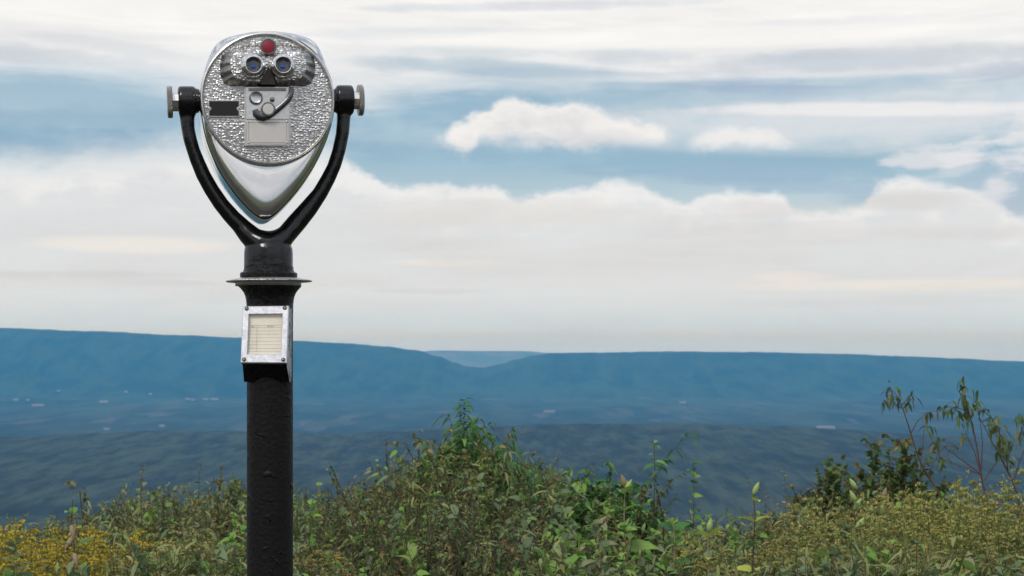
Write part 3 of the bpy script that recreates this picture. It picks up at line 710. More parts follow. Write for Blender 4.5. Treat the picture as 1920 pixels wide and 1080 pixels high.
# meadow round the lookout, flat behind, falling away in front
vs, fs = [], []
xs = [-3000, -600, -120, -40]+[-20+k*.8 for k in range(51)]+[40, 120, 600, 3000]
ys = [-4000, -500, -80, -30, -15, -8]+[-4+.5*k for k in range(10)]
dsn = [3.8+y for y in ys]+[5.2+.4*k for k in range(28)]+[17, 20, 25, 32, 42, 60, 90, 140, 220, 320, 480, 700, 1000, 1400, 1800, 2100, 2300, 2500]
for d in dsn:
    for x in xs:
        z = 0 if d < 4.8 else height(x, d)
        if 4 < d < 20: z += noise.noise(Vector((x*.7, d*.7, 0)))*.08
        vs.append((x, d-3.8, z))
nx = len(xs)
for i in range(len(dsn)-1):
    for j in range(nx-1): fs.append((i*nx+j, i*nx+j+1, (i+1)*nx+j+1, (i+1)*nx+j))
me = bpy.data.meshes.new('ground'); me.from_pydata(vs, [], fs); me.materials.append(M['turf']); me.polygons.foreach_set('use_smooth', [True]*len(fs))
g_ = bpy.data.objects.new('ground', me); C.objects.link(g_); tag(g_, kind='structure')
m_ = MB(); m_.rings([[(-6, -9, -.05), (7, -9, -.05), (7, .55, -.05), (-6, .55, -.05)], [(-6, -9, .012), (7, -9, .012), (7, .55, .012), (-6, .55, .012)]]); tag(m_.build('path', 'gravel', smooth=False), kind='structure')
W0 = [-1.5, -1.1, -.8, -.6, -.45]
grid('wooded_hill', W0+[-.38+.76*k/760 for k in range(761)]+[-v for v in reversed(W0)], [2300, 2500]+[2600+18*k for k in range(117)]+[4720+60*k for k in range(30)], 'woodland')
grid('valley', W0+[-.38+.76*k/300 for k in range(301)]+[-v for v in reversed(W0)], [6300+100*k for k in range(57)], 'valley')
grid('mountain_ridge', W0+[-.38+.76*k/600 for k in range(601)]+[-v for v in reversed(W0)], [11900+70*k for k in range(38)]+[14500]+[14560+200*k for k in range(20)]+[18500, 19500], 'woodland_ridge')
grid('distant_hills', W0+[-.38+.76*k/200 for k in range(201)]+[-v for v in reversed(W0)], [19000, 21000, 23000, 24000, 24700, 25400, 26000, 26600, 27200, 27700, 28000, 28500, 29200, 30000, 31000], 'haze_tinted_hills')

# haze
m, nt_, b = mat('haze'); nt_.nodes.remove(b); pv = nt_.nodes.new('ShaderNodeVolumePrincipled'); nt_.links.new(pv.outputs[0], nt_.nodes['Material Output'].inputs['Volume'])
pv.inputs['Color'].default_value = (.065, .43, 1.0, 1); pv.inputs['Absorption Color'].default_value = (1, 1, 1, 1); pv.inputs['Density'].default_value = 7.2e-5; pv.inputs['Anisotropy'].default_value = 0
M['haze'] = m
hb = MB(); X0, Y0, Y1 = 48000, -4500, 31500
hb.rings([[(-X0, Y0, -700), (X0, Y0, -700), (X0, Y1, -700), (-X0, Y1, -700)], [(-X0, Y0, 215), (X0, Y0, 215), (X0, Y1, 215), (-X0, Y1, 215)]])
hz = tag(hb.build('haze', 'haze', smooth=False), label='blue summer haze filling the valley', kind='stuff')

# valley buildings
def hit(px, py):
    d = 6300
    while d < 15000:
        x = (px-960)/F*d
        if height(x, d) >= CAM.z-(py-HZ)/F*d: break
        d += 20
    return x, d
M['barnwall'] = flat('pale_walls', (.19, .19, .19), .7); M['barnroof'] = flat('pale_roof', (.17, .17, .18), .6)
bl = [(110, 735, 34, 'small white farmhouse on the valley slope, westmost of the high ones'), (237, 736, 44, 'bright white barn standing alone below the ridge'), (282, 740, 40, 'low pale barn just right of the lone white barn'),
      (30, 751, 60, 'long pale roof at the far left edge of the valley'), (52, 751, 30, 'small pale shed beside the long roof at far left'), (72, 762, 120, 'very long low white hall among left valley fields'),
      (196, 755, 100, 'wide pale hall between lone barn and left halls'), (352, 749, 56, 'white block, left of the two pale halls near the pole'), (362, 751, 42, 'lower white wing joined on to the pale block near the pole'),
      (386, 750, 60, 'white hall nearest the black pole in the valley'), (403, 750, 90, 'longest pale hall beside the black pole'), (304, 801, 40, 'bright house at the foot of the valley behind the wooded hill'), (200, 807, 36, 'pale house peeping over the wooded hill, left side'),
      (1030, 774, 100, 'long pale roof in the mid valley below the gap'), (1280, 756, 70, 'white hall in the valley right of the gap'), (1548, 805, 130, 'long white roof just above the wooded hill, right side'), (1502, 806, 70, 'short white roof beside the long one above the wooded hill')]
for px, py, w, lb in bl:
    w *= .65; x, d = hit(px, py); z = height(x, d)-1.5; h = 7+w*.05; dp = w*.4; e = empty('farm_building', (x, d-3.8, z), rnd.uniform(-.2, .2))
    tag(e, lb, 'building', 'pale buildings scattered in the valley')
    m_ = MB(); m_.add([(-w/2, -dp/2, 0), (w/2, -dp/2, 0), (w/2, dp/2, 0), (-w/2, dp/2, 0), (-w/2, -dp/2, h), (w/2, -dp/2, h), (w/2, dp/2, h), (-w/2, dp/2, h), (-w/2, 0, h*1.5), (w/2, 0, h*1.5)],
                      [(0, 1, 5, 4), (2, 3, 7, 6), (1, 2, 6, 9, 5), (3, 0, 4, 8, 7)]); m_.build('wall', 'barnwall', e, smooth=False)
    m_ = MB(); o_ = 1.0
    m_.rings([[(-w/2-o_, -dp/2-o_, h-.5), (-w/2-o_, 0, h*1.5+.2), (-w/2-o_, dp/2+o_, h-.5), (-w/2-o_, dp/2+o_, h+.3), (-w/2-o_, 0, h*1.5+1), (-w/2-o_, -dp/2-o_, h+.3)],
              [(w/2+o_, -dp/2-o_, h-.5), (w/2+o_, 0, h*1.5+.2), (w/2+o_, dp/2+o_, h-.5), (w/2+o_, dp/2+o_, h+.3), (w/2+o_, 0, h*1.5+1), (w/2+o_, -dp/2-o_, h+.3)]]); m_.build('roof', 'barnroof', e, smooth=False)
#PLANTS
# ================================================================== plants
def leafmat(name, cols, trans=.3, rough=.6, spec=.14):
    """cols = leaf colours picked leaf by leaf"""
    m, nt, b = mat(name); g = nt.nodes.new('ShaderNodeNewGeometry'); oi = nt.nodes.new('ShaderNodeObjectInfo')
    rp = nt.nodes.new('ShaderNodeValToRGB'); cr = rp.color_ramp; cr.interpolation = 'LINEAR'
    while len(cr.elements) < len(cols): cr.elements.new(.5)
    for i, c in enumerate(cols): cr.elements[i].position = i/(len(cols)-1); cr.elements[i].color = (*[c[0]*2.15, c[1]*2.15, c[2]*1.9], 1)
    n = noisef(nt, g.outputs['Position'], 9, 2, .5)
    v = (E(nt, g.outputs['Random Per Island'])*.75+(n-.5)*.9+E(nt, oi.outputs['Random'])*.25).clamp()
    nt.links.new(v.s, rp.inputs[0]); nt.links.new(rp.outputs[0], b.inputs['Base Color'])
    b.inputs['Roughness'].default_value = rough; b.inputs['Specular IOR Level'].default_value = spec
    t = nt.nodes.new('ShaderNodeBsdfTranslucent'); nt.links.new(rp.outputs[0], t.inputs[0]); mx = nt.nodes.new('ShaderNodeMixShader'); mx.inputs[0].default_value = trans
    nt.links.new(b.outputs[0], mx.inputs[1]); nt.links.new(t.outputs[0], mx.inputs[2]); nt.links.new(mx.outputs[0], nt.nodes['Material Output'].inputs[0])
    M[name] = m
leafmat('leaf_olive', [(.045, .055, .018), (.09, .10, .035), (.13, .125, .055), (.07, .09, .03), (.16, .12, .06)])
leafmat('leaf_dark', [(.020, .040, .016), (.04, .07, .025), (.06, .10, .03), (.035, .06, .03), (.10, .085, .04)])
leafmat('leaf_deep', [(.015, .05, .018), (.03, .09, .03), (.05, .12, .035), (.025, .07, .025), (.09, .13, .04)])
leafmat('leaf_brown', [(.06, .05, .02), (.10, .075, .035), (.05, .06, .02), (.15, .11, .055), (.09, .08, .03)])
leafmat('leaf_bright', [(.05, .12, .03), (.09, .17, .04), (.13, .20, .05), (.06, .10, .04)])
leafmat('leaf_grey', [(.07, .10, .06), (.10, .13, .075), (.05, .08, .045), (.15, .15, .10)])
leafmat('leaf_autumn', [(.20, .10, .04), (.30, .12, .05), (.08, .08, .03), (.05, .08, .03), (.16, .13, .04)])
leafmat('leaf_goldenrod', [(.075, .105, .045), (.10, .13, .055), (.14, .155, .065), (.17, .17, .08)])
leafmat('leaf_yellowgreen', [(.20, .24, .05), (.28, .30, .07), (.14, .18, .04)])
leafmat('floret_yellow', [(.26, .20, .035), (.36, .26, .03), (.15, .15, .05), (.30, .225, .035), (.13, .14, .05)], .2, .7, .1)
leafmat('floret_tan', [(.17, .155, .065), (.235, .20, .09), (.12, .13, .055), (.27, .23, .11)], .2, .8, .1)
leafmat('floret_green', [(.16, .165, .06), (.22, .21, .075), (.13, .15, .055), (.26, .24, .09)], .2, .8, .1)
leafmat('pod_green', [(.16, .22, .09), (.20, .26, .11)], .1); leafmat('pod_pink', [(.12, .09, .065), (.17, .125, .09)], .1)
def barkm(name, c): M[name] = flat(name, c, .8, 0, .25, 90)
barkm('stem_green', (.09, .12, .04)); barkm('stem_brown', (.09, .06, .04)); barkm('stem_red', (.10, .045, .035)); barkm('stem_straw', (.26, .22, .11)); barkm('bark_rust', (.15, .055, .028)); barkm('stem_grey', (.15, .13, .10))
TPL = {'lance': [(0, .12), (.25, .85), (.5, 1), (.78, .6), (1, .02)], 'ovate': [(0, .2), (.2, .9), (.45, 1), (.75, .7), (1, .03)], 'small': [(0, .25), (.45, 1), (1, .1)], 'heart': [(0, .6), (.15, 1), (.45, .95), (.75, .55), (1, .02)]}
class Leaves:
    def __init__(s, tpl): s.t = TPL[tpl]; s.a = []
    def add(s, p, d, L, W, droop=.3, nrm=None):
        s.a.append((p[0], p[1], p[2], d[0], d[1], d[2], L, W, droop, rnd.uniform(-.7, .7)))
    def arrays(s):
        if not s.a: return None
        A = np.array(s.a); n = len(A); P = A[:, 0:3]; D = A[:, 3:6]/(np.linalg.norm(A[:, 3:6], axis=1, keepdims=True)+1e-9)
        L = A[:, 6:7]; Wd = A[:, 7:8]; dr = A[:, 8:9]; roll = A[:, 9:10]
        up = np.array([0, 0, 1.0]); S = np.cross(D, up); S /= (np.linalg.norm(S, axis=1, keepdims=True)+1e-6); N = np.cross(S, D)
        S2 = S*np.cos(roll)+N*np.sin(roll); N2 = np.cross(S2, D)
        rows = []
        for t, w in s.t:
            c = P+D*L*t+np.array([0, 0, -1.0])*dr*L*t*t
            for sd in (-.5, 0, .5): rows.append(c+S2*Wd*w*sd+N2*Wd*w*abs(sd)*.35)
        V = np.stack(rows, 1).reshape(-1, 3); k = len(s.t)*3
        q = []
        for i in range(len(s.t)-1):
            for j in (0, 1): q.append((i*3+j, i*3+j+1, i*3+j+4, i*3+j+3))
        Q = (np.array(q)[None]+(np.arange(n)*k)[:, None, None]).reshape(-1, 4)
        return V, Q
def build_leaves(name, sets, parent=None):
    """sets = [(Leaves, material)] -> ONE mesh"""
    Vs, Qs, Ms, o, mats = [], [], [], 0, []
    for lv, mname in sets:
        r_ = lv.arrays()
        if r_ is None: continue
        V, Q = r_; Vs.append(V); Qs.append(Q+o); o += len(V); Ms.append(np.full(len(Q), len(mats))); mats.append(M[mname])
    if not Vs: return None
    V = np.concatenate(Vs); Q = np.concatenate(Qs); Mi = np.concatenate(Ms)
    me = bpy.data.meshes.new(name); me.vertices.add(len(V)); me.vertices.foreach_set('co', V.ravel()); me.loops.add(len(Q)*4); me.loops.foreach_set('vertex_index', Q.ravel().astype(np.int32))
    me.polygons.add(len(Q)); me.polygons.foreach_set('loop_start', np.arange(0, len(Q)*4, 4, dtype=np.int32)); me.polygons.foreach_set('loop_total', np.full(len(Q), 4, dtype=np.int32))
    for m in mats: me.materials.append(m)
    me.polygons.foreach_set('material_index', Mi.astype(np.int32)); me.polygons.foreach_set('use_smooth', [True]*len(Q)); me.update(calc_edges=True); me.validate()
    ob = bpy.data.objects.new(name, me); C.objects.link(ob); ob.parent = parent; return ob
def rv(a=1.0): return Vector((rnd.uniform(-a, a), rnd.uniform(-a, a), rnd.uniform(-a, a)))
def path_(p, d, L, n=6, wander=.15, grav=0.0):
    P = [Vector(p)]; d = Vector(d).normalized()
    for i in range(n):
        d = (d+rv(wander)+Vector((0, 0, -grav/n))).normalized(); P.append(P[-1]+d*L/n)
    return P
def lerpP(P, t):
    f = t*(len(P)-1); i = min(int(f), len(P)-2); return P[i].lerp(P[i+1], f-i), (P[i+1]-P[i]).normalized()
def grd(d): return height(0, d) if d >= 4.8 else 0.0
def base_at(px, d):
    """stem foot on the ground at the bearing of photo column px"""
    x = (px-960)/F*d; return Vector((x, d-3.8, height(x, d) if d >= 4.8 else 0))
def top_z(py, d): return CAM.z+(HZ-py)/F*d
kidmap = {}
def shrub(px, py, d, width, label, leaf='leaf_olive', leaf2=None, tpl='small', L=.03, W=.018, stems=9, twigs=9, lpt=9, group=None, droop=.3, bark='stem_brown', name='shrub', spread=.8, cat='shrub', mixb=.25, up=.5):
    b = base_at(px, d); h = top_z(py, d)-b.z; e = empty(name, b); tag(e, label, cat, group)
    st = MB(); A = Leaves(tpl); B = Leaves(tpl)
    stems = int(stems*1.5); lpt = int(lpt*1.3)
    for i in range(stems):
        a = 2*math.pi*i/stems+rnd.uniform(-.3, .3); rr = math.sqrt(rnd.uniform(.02, 1)); r = width/2*rr
        foot = Vector((math.cos(a)*r*.35, math.sin(a)*r*.35, -.02)); tip = Vector((math.cos(a)*r, math.sin(a)*r*.8, h*(1-.33*rr**3)*rnd.uniform(.82, 1.0)))
        n = 7; P = [foot.lerp(tip, k/n)+rv(.03*h)*(k/n)+Vector((0, 0, h*.06*math.sin(math.pi*k/n))) for k in range(n+1)]
        st.tube(P, [.007*h*(1-.75*k/n)+.0012 for k in range(n+1)], 5)
        for j in range(twigs):
            t = .45+.55*(j+rnd.random())/twigs; q, dd = lerpP(P, min(t, .999)); tl = h*rnd.uniform(.10, .22)*(1.25-.6*t)
            dv = (dd*.5+Vector((rnd.uniform(-1, 1), rnd.uniform(-1, 1), rnd.uniform(-.2, .9)))*spread+Vector((0, 0, up*.3)))
            T = path_(q, dv, tl, 4, .2, .2); st.tube(T, [.0024, .002, .0017, .0013, .0009], 3)
            for k in range(lpt):
                u = rnd.uniform(.05, 1); lp, ld = lerpP(T, min(u, .999)); v = (ld*.6+rv(1)).normalized(); s_ = rnd.uniform(.6, 1.25)
                (B if (leaf2 and rnd.random() < mixb) else A).add(lp, v, L*s_, W*s_, droop)
        q, dd = P[-1], (P[-1]-P[-2]).normalized()
        for k in range(lpt): lp, ld = lerpP(P, rnd.uniform(.75, .999)); v = (ld*.6+rv(.9)).normalized(); A.add(lp, v, L*rnd.uniform(.5, 1.1), W*rnd.uniform(.5, 1.1), droop)
    st.build('stem', bark, e, angle=80); build_leaves('foliage', [(A, leaf), (B, leaf2 or leaf)], e); return e
def wand(px, py, d, label, lean=0, leaf='leaf_deep', tpl='lance', L=.07, W=.016, n=26, droop=.9, t0=.25, group=None, bark='stem_green', name='leafy_plant', cat='plant', thick=.004, side=0, leaf2=None, opp=False, up=.5, wob=.03, e=None, taper=.3):
    b = base_at(px-lean, d); h = top_z(py, d)-b.z; own = e is None
    if own: e = empty(name, b); tag(e, label, cat, group)
    n = int(n*1.8) if not opp else n; st = MB(); A = Leaves(tpl); B = Leaves(tpl); lx = lean/F*d
    P = [Vector((lx*(k/8)**1.4, 0, h*k/8))+rv(wob*h)*(k/8)*.5 for k in range(9)]; P[-1] = Vector((lx, 0, h-.01))
    st.tube(P, [thick*(1-.7*k/8) for k in range(9)], 6)
    for i in range(n):
        t = t0+(1-t0)*(i/(n-1))**.9; q, dd = lerpP(P, min(t, .999)); a = i*2.4+rnd.uniform(-.4, .4) if not opp else (i//2)*1.57+(i % 2)*math.pi+rnd.uniform(-.25, .25)
        if opp: q, dd = lerpP(P, min(t0+(1-t0)*((i//2*2)/(n-1))**.9, .999))
        s_ = (1-taper*t*t)*rnd.uniform(.75, 1.15); (B if (leaf2 and rnd.random() < .3) else A).add(q, Vector((math.cos(a), math.sin(a), up+rnd.uniform(-.2, .3))), L*s_, W*s_, droop*rnd.uniform(.6, 1.2))
    for s_i in range(side):
        t = rnd.uniform(.3, .9); q, dd = lerpP(P, t); T = path_(q, Vector((rnd.uniform(-1, 1), rnd.uniform(-.6, .6), .9)), h*rnd.uniform(.12, .25), 5, .1, .3); st.tube(T, [thick*.5*(1-k*.15) for k in range(6)], 4)
        for i in range(n//3):
            q, dd = lerpP(T, rnd.uniform(.1, .999)); v = (dd*.4+rv(1)).normalized(); A.add(q, v, L*.8*rnd.uniform(.6, 1), W*.8, droop)
    st.build('stem', bark, e, angle=80); build_leaves('foliage', [(A, leaf), (B, leaf2 or leaf)], e); return e, P
def pod(e, p, d, L, W, m='pod_green'):
    mb_ = MB(); d = Vector(d).normalized(); mb_.lathe(p, d, [(W*.12, 0), (W*.35, L*.12), (W*.5, L*.35), (W*.42, L*.6), (W*.2, L*.85), (W*.03, L)], 10); mb_.build('seed_pod', m, e)
def milkweed(px, py, d, label, lean=0, pods=(), **k):
    kw = dict(leaf='leaf_bright', tpl='ovate', L=.15, W=.062, n=12, droop=.35, t0=.35, bark='stem_straw', name='milkweed', thick=.006, opp=True, up=.55, leaf2='leaf_grey', taper=.35); kw.update(k)
    e, P = wand(px, py, d, label, lean, **kw)
    for t, dx, dz, m in pods: q, _ = lerpP(P, t); pod(e, q, (dx, -.3, dz), .06, .024, m)
    return e
G_SH = 'shrubs on the brow of the hill'
# --- countable shrubs along the skyline (photo column, photo row of the top, distance)
shrub(60, 952, 9.5, .7, 'thin grey green shrub at the far left end of the brow', 'leaf_grey', 'leaf_olive', L=.035, W=.02, group=G_SH, stems=8)
shrub(180, 925, 9.2, 1.0, 'low olive shrub standing behind the brightest yellow goldenrod', 'leaf_olive', 'leaf_brown', L=.035, W=.022, group=G_SH, stems=12)
e_ = shrub(290, 925, 8.8, .9, 'olive shrub with one long upright shoot, left of the black pole', 'leaf_grey', 'leaf_olive', L=.038, W=.024, group=G_SH, stems=12)
wand(268, 868, 8.9, 'tall curved olive shoot standing above the shrubs left of the pole', 0, 'leaf_olive', 'ovate', .04, .022, 34, .3, .45, G_SH, 'stem_brown', 'tall_shoot', 'plant', .004, 2, 'leaf_brown')
shrub(385, 905, 8.6, .8, 'grey green shrub with twigs spreading up beside the pole', 'leaf_grey', 'leaf_olive', L=.038, W=.024, group=G_SH, stems=13, twigs=10)
wand(376, 868, 8.7, 'slim arching shoot just left of the black pole', -8, 'leaf_dark', 'ovate', .035, .02, 18, .3, .6, G_SH, 'stem_brown', 'tall_shoot', 'plant', .003, 1, 'leaf_olive')
shrub(448, 885, 8.4, .62, 'pale olive shrub touching the left edge of the pole', 'leaf_olive', 'leaf_grey', L=.036, W=.022, group=G_SH, stems=11, twigs=10)
shrub(330, 960, 8.0, .9, 'dull green shrub between goldenrod and the taller olive shrubs', 'leaf_dark', 'leaf_olive', L=.032, W=.02, group=G_SH, stems=12)
shrub(595, 930, 8.6, .8, 'yellowish olive shrub just right of the pole', 'leaf_olive', 'leaf_bright', L=.03, W=.018, group=G_SH, stems=12, twigs=10)
shrub(640, 898, 8.9, .7, 'dull olive shrub between the pole and the big green thicket', 'leaf_olive', 'leaf_dark', L=.03, W=.018, group=G_SH, stems=11)
shrub(720, 862, 8.4, .9, 'small leaved bush with thin twigs rising from its left shoulder', 'leaf_dark', 'leaf_olive', L=.026, W=.016, group=G_SH, stems=16, twigs=12, lpt=10)
wand(742, 828, 8.5, 'sparse twig with few round leaves above the small leaved bush', -40, 'leaf_deep', 'small', .03, .022, 12, .2, .55, G_SH, 'stem_grey', 'bare_twig', 'plant', .002, 1, 'leaf_bright')
shrub(800, 815, 8.3, .72, 'olive brown bush leaning on the willowy bush', 'leaf_olive', 'leaf_brown', L=.032, W=.018, group=G_SH, stems=16, twigs=12, lpt=10)
shrub(880, 812, 8.0, .85, 'tall willowy bush with long drooping leaves in the middle of the brow', 'leaf_deep', 'leaf_olive', tpl='lance', L=.085, W=.015, group=G_SH, stems=18, twigs=10, lpt=9, droop=1.1, up=.9, name='willowy_bush')
shrub(900, 800, 8.2, .5, 'narrow dense willowy clump at the core of the middle thicket', 'leaf_deep', 'leaf_olive', tpl='lance', L=.09, W=.019, group=G_SH, stems=16, twigs=12, lpt=10, droop=1.0, up=.9, name='willowy_bush')
shrub(838, 835, 7.7, .6, 'leafy olive bush just below the tallest spire', 'leaf_olive', 'leaf_deep', tpl='ovate', L=.04, W=.02, group=G_SH, stems=16, twigs=12, lpt=11)
shrub(1150, 890, 7.6, .5, 'green leafy bush between the arching stem and the tall single stem', 'leaf_deep', 'leaf_bright', tpl='ovate', L=.05, W=.024, group=G_SH, stems=12, twigs=10, lpt=10)
wand(870, 746, 8.0, 'tallest drooping leaved spire rising from the willowy bush', 0, 'leaf_deep', 'lance', .12, .028, 62, .9, .62, G_SH, 'stem_grey', 'leafy_spire', 'plant', .005, 3, 'leaf_bright', wob=.008)
wand(905, 795, 7.9, 'drooping leaved stem on the right shoulder of the willowy bush', 6, 'leaf_deep', 'lance', .085, .016, 26, 1.1, .45, G_SH, 'stem_grey', 'leafy_plant', 'plant', .004, 3, wob=.01)
wand(838, 806, 8.1, 'drooping leaved stem on the left shoulder of the willowy bush', -6, 'leaf_deep', 'lance', .08, .016, 24, 1.1, .45, G_SH, 'stem_grey', 'leafy_plant', 'plant', .004, 2, wob=.01)
shrub(1010, 858, 8.6, .66, 'rusty brown scrub oak right of the willowy bush', 'leaf_brown', 'leaf_olive', tpl='ovate', L=.042, W=.026, group=G_SH, stems=14, twigs=11, lpt=9, name='scrub_oak')
shrub(960, 900, 7.6, .8, 'dark dense bush below the willowy bush', 'leaf_dark', 'leaf_deep', L=.028, W=.017, group=G_SH, stems=18, twigs=13, lpt=10)
shrub(860, 930, 7.0, .95, 'darkest small leaved bush in the middle foreground', 'leaf_dark', 'leaf_olive', L=.026, W=.016, group=G_SH, stems=20, twigs=13, lpt=11)
shrub(740, 935, 7.2, .9, 'grey green small leaved bush in front of the thin twigs', 'leaf_dark', 'leaf_grey', L=.024, W=.015, group=G_SH, stems=18, twigs=13, lpt=10)
shrub(640, 975, 7.4, .75, 'brownish small leaved bush near the pole foot', 'leaf_olive', 'leaf_brown', L=.026, W=.015, group=G_SH, stems=14, twigs=11, lpt=10)
shrub(1080, 905, 8.0, .7, 'mottled green bush between the scrub oak and the milkweeds', 'leaf_dark', 'leaf_bright', tpl='ovate', L=.04, W=.025, group=G_SH, stems=13, twigs=11)
wand(1110, 868, 8.0, 'stem with arching narrow leaves above the mottled green bush', 0, 'leaf_deep', 'lance', .085, .02, 18, .8, .6, G_SH, 'stem_grey', 'leafy_plant', 'plant', .004, 0, wob=.01)
wand(1226, 826, 7.6, 'tall single stem with small drooping leaves left of the sparse round leaved stem', 4, 'leaf_deep', 'lance', .095, .03, 26, .75, .4, None, 'stem_brown', 'leafy_plant', 'plant', .005, 2, 'leaf_bright', wob=.012)
wand(1300, 866, 7.4, 'sparse stem with a few round leaves against the blue hill', -4, 'leaf_deep', 'heart', .078, .062, 8, .5, .62, None, 'stem_red', 'round_leaved_stem', 'plant', .003, 0, 'leaf_bright', wob=.01)
shrub(1200, 905, 7.8, .6, 'brown stemmed weedy bush below the tall single stem', 'leaf_dark', 'leaf_brown', L=.035, W=.018, group=G_SH, stems=12, twigs=9)
wand(1470, 882, 7.8, 'thin stem with reddish berries and pale leaves right of centre', 6, 'leaf_autumn', 'small', .032, .02, 22, .2, .4, None, 'stem_brown', 'berry_stem', 'plant', .003, 4, 'leaf_bright')
shrub(1530, 905, 8.6, .8, 'low brownish shrub left of the dense dark shrub', 'leaf_brown', 'leaf_dark', L=.032, W=.02, group=G_SH, stems=13, twigs=10)
wand(1546, 872, 8.6, 'short upright shoot on the low brownish shrub', 0, 'leaf_olive', 'small', .03, .02, 14, .2, .6, G_SH, 'stem_brown', 'tall_shoot', 'plant', .003, 0)
shrub(1645, 836, 8.8, 1.0, 'dense dark rounded shrub in front of the bare sapling', 'leaf_dark', 'leaf_brown', tpl='ovate', L=.042, W=.028, group=G_SH, stems=28, twigs=14, lpt=12)
shrub(1720, 890, 8.6, .8, 'brown and green shrub at the foot of the leaning sapling', 'leaf_brown', 'leaf_dark', L=.036, W=.022, group=G_SH, stems=12, twigs=10)
shrub(1840, 925, 8.4, .9, 'russet low shrub under the two slender saplings', 'leaf_brown', 'leaf_autumn', L=.036, W=.022, group=G_SH, stems=13, twigs=9)
# saplings on the right, built from photographed branch lines
def sapling(label, d, lines, leafpts, leaf='leaf_dark', leaf2='leaf_brown', thick=.006, bark='stem_red'):
    x0, y0 = lines[0][0]; b = base_at(x0, d); e = empty('sapling', b); tag(e, label, 'sapling', 'slender saplings at the right'); st = MB()
    def q(x, y, dy=0): return at(x, y, d+dy)-b
    for i, ln in enumerate(lines):
        dy = [rnd.uniform(-.15, .15) if i else 0 for _ in ln]; dy[0] = 0
        P = [q(x, y, k*j/len(ln)) for j, ((x, y), k) in enumerate(zip(ln, dy))]
        if i == 0: P = [Vector((0, 0, 0))]+P
        n = len(P); th = thick if i == 0 else thick*.5; st.tube(P, [th*(1-.75*k/(n-1)) for k in range(n)], 6)
    A, B = Leaves('lance'), Leaves('lance'); tw = st; allp = [p for ln in lines for p in ln]
    for x, y, r_, n in leafpts:
        n = int(n*.75)+1; nx_, ny_ = min(allp, key=lambda p: (p[0]-x)**2+(p[1]-y)**2); tw.tube([q(nx_, ny_), q((nx_+x)/2, (ny_+y)/2-1.5), q(x, y)], [.0026, .0022, .0018], 4)
        for k in range(n):
            o = q(x+rnd.gauss(0, r_*.5), y+rnd.gauss(0, r_*.5), rnd.uniform(-.1, .1)); v = Vector((rnd.uniform(-.8, .8), rnd.uniform(-.8, .8), rnd.uniform(-1, .1)))
            s_ = rnd.uniform(.7, 1.2); (A if rnd.random() < .7 else B).add(o, v, .043*s_, .016*s_, .6)
            if k % 3 == 0: tw.tube([q(x, y), (q(x, y)+o)/2+Vector((0, 0, .01)), o], [.0018, .0014, .001], 3)
    st.build('stem', bark, e, angle=80); build_leaves('foliage', [(A, leaf), (B, leaf2)], e); return e
sapling('leaning sapling with few drooping leaves left of its leafier neighbour', 8.2,
        [[(1765, 935), (1745, 900), (1728, 872), (1716, 840), (1704, 800), (1694, 770), (1684, 745), (1668, 726)], [(1708, 812), (1720, 790), (1735, 775)], [(1690, 765), (1676, 756), (1655, 755)], [(1690, 760), (1702, 748), (1712, 738)],
         [(1726, 868), (1730, 840), (1733, 800), (1738, 778)], [(1740, 890), (1760, 850), (1778, 830), (1800, 842)], [(1720, 850), (1695, 838), (1680, 832)]],
        [(1668, 728, 14, 10), (1674, 745, 10, 10), (1684, 750, 8, 6), (1655, 757, 8, 5), (1708, 742, 14, 9), (1704, 760, 12, 8), (1738, 776, 12, 9), (1742, 802, 8, 6), (1752, 830, 12, 8), (1762, 858, 14, 9), (1690, 836, 14, 8), (1745, 868, 20, 10)])
sapling('leafier tall sapling with drooping leaves near the right edge', 8.0,
        [[(1850, 930), (1842, 905), (1838, 880), (1832, 840), (1824, 800), (1814, 765), (1808, 735), (1806, 704)], [(1838, 884), (1828, 850), (1812, 815), (1806, 790)], [(1840, 880), (1842, 830), (1838, 790), (1832, 765)], [(1815, 770), (1795, 765), (1775, 762)],
         [(1838, 890), (1815, 880), (1790, 870), (1770, 862)], [(1838, 888), (1800, 860), (1770, 838), (1758, 830)], [(1846, 900), (1866, 870), (1880, 850)]],
        [(1807, 712, 5, 4), (1802, 728, 10, 10), (1808, 745, 10, 10), (1775, 765, 12, 9), (1790, 770, 12, 10), (1830, 755, 20, 24), (1815, 775, 18, 18), (1805, 785, 14, 12), (1845, 775, 16, 14), (1802, 815, 8, 6), (1790, 838, 10, 4), (1860, 790, 14, 12), (1768, 862, 10, 5), (1880, 848, 14, 8)])
sapling('rightmost arching sapling with browning leaf clusters', 7.8,
        [[(1910, 935), (1898, 900), (1885, 875), (1872, 850), (1858, 825), (1846, 800), (1836, 782)], [(1890, 885), (1886, 850), (1880, 825)], [(1900, 905), (1910, 870), (1922, 840), (1935, 800)], [(1925, 830), (1915, 800), (1908, 780)]],
        [(1870, 808, 16, 18), (1882, 828, 18, 22), (1862, 795, 12, 12), (1895, 838, 14, 14), (1908, 782, 9, 9), (1915, 812, 10, 9), (1935, 790, 14, 12), (1888, 858, 14, 10), (1930, 850, 16, 12)])
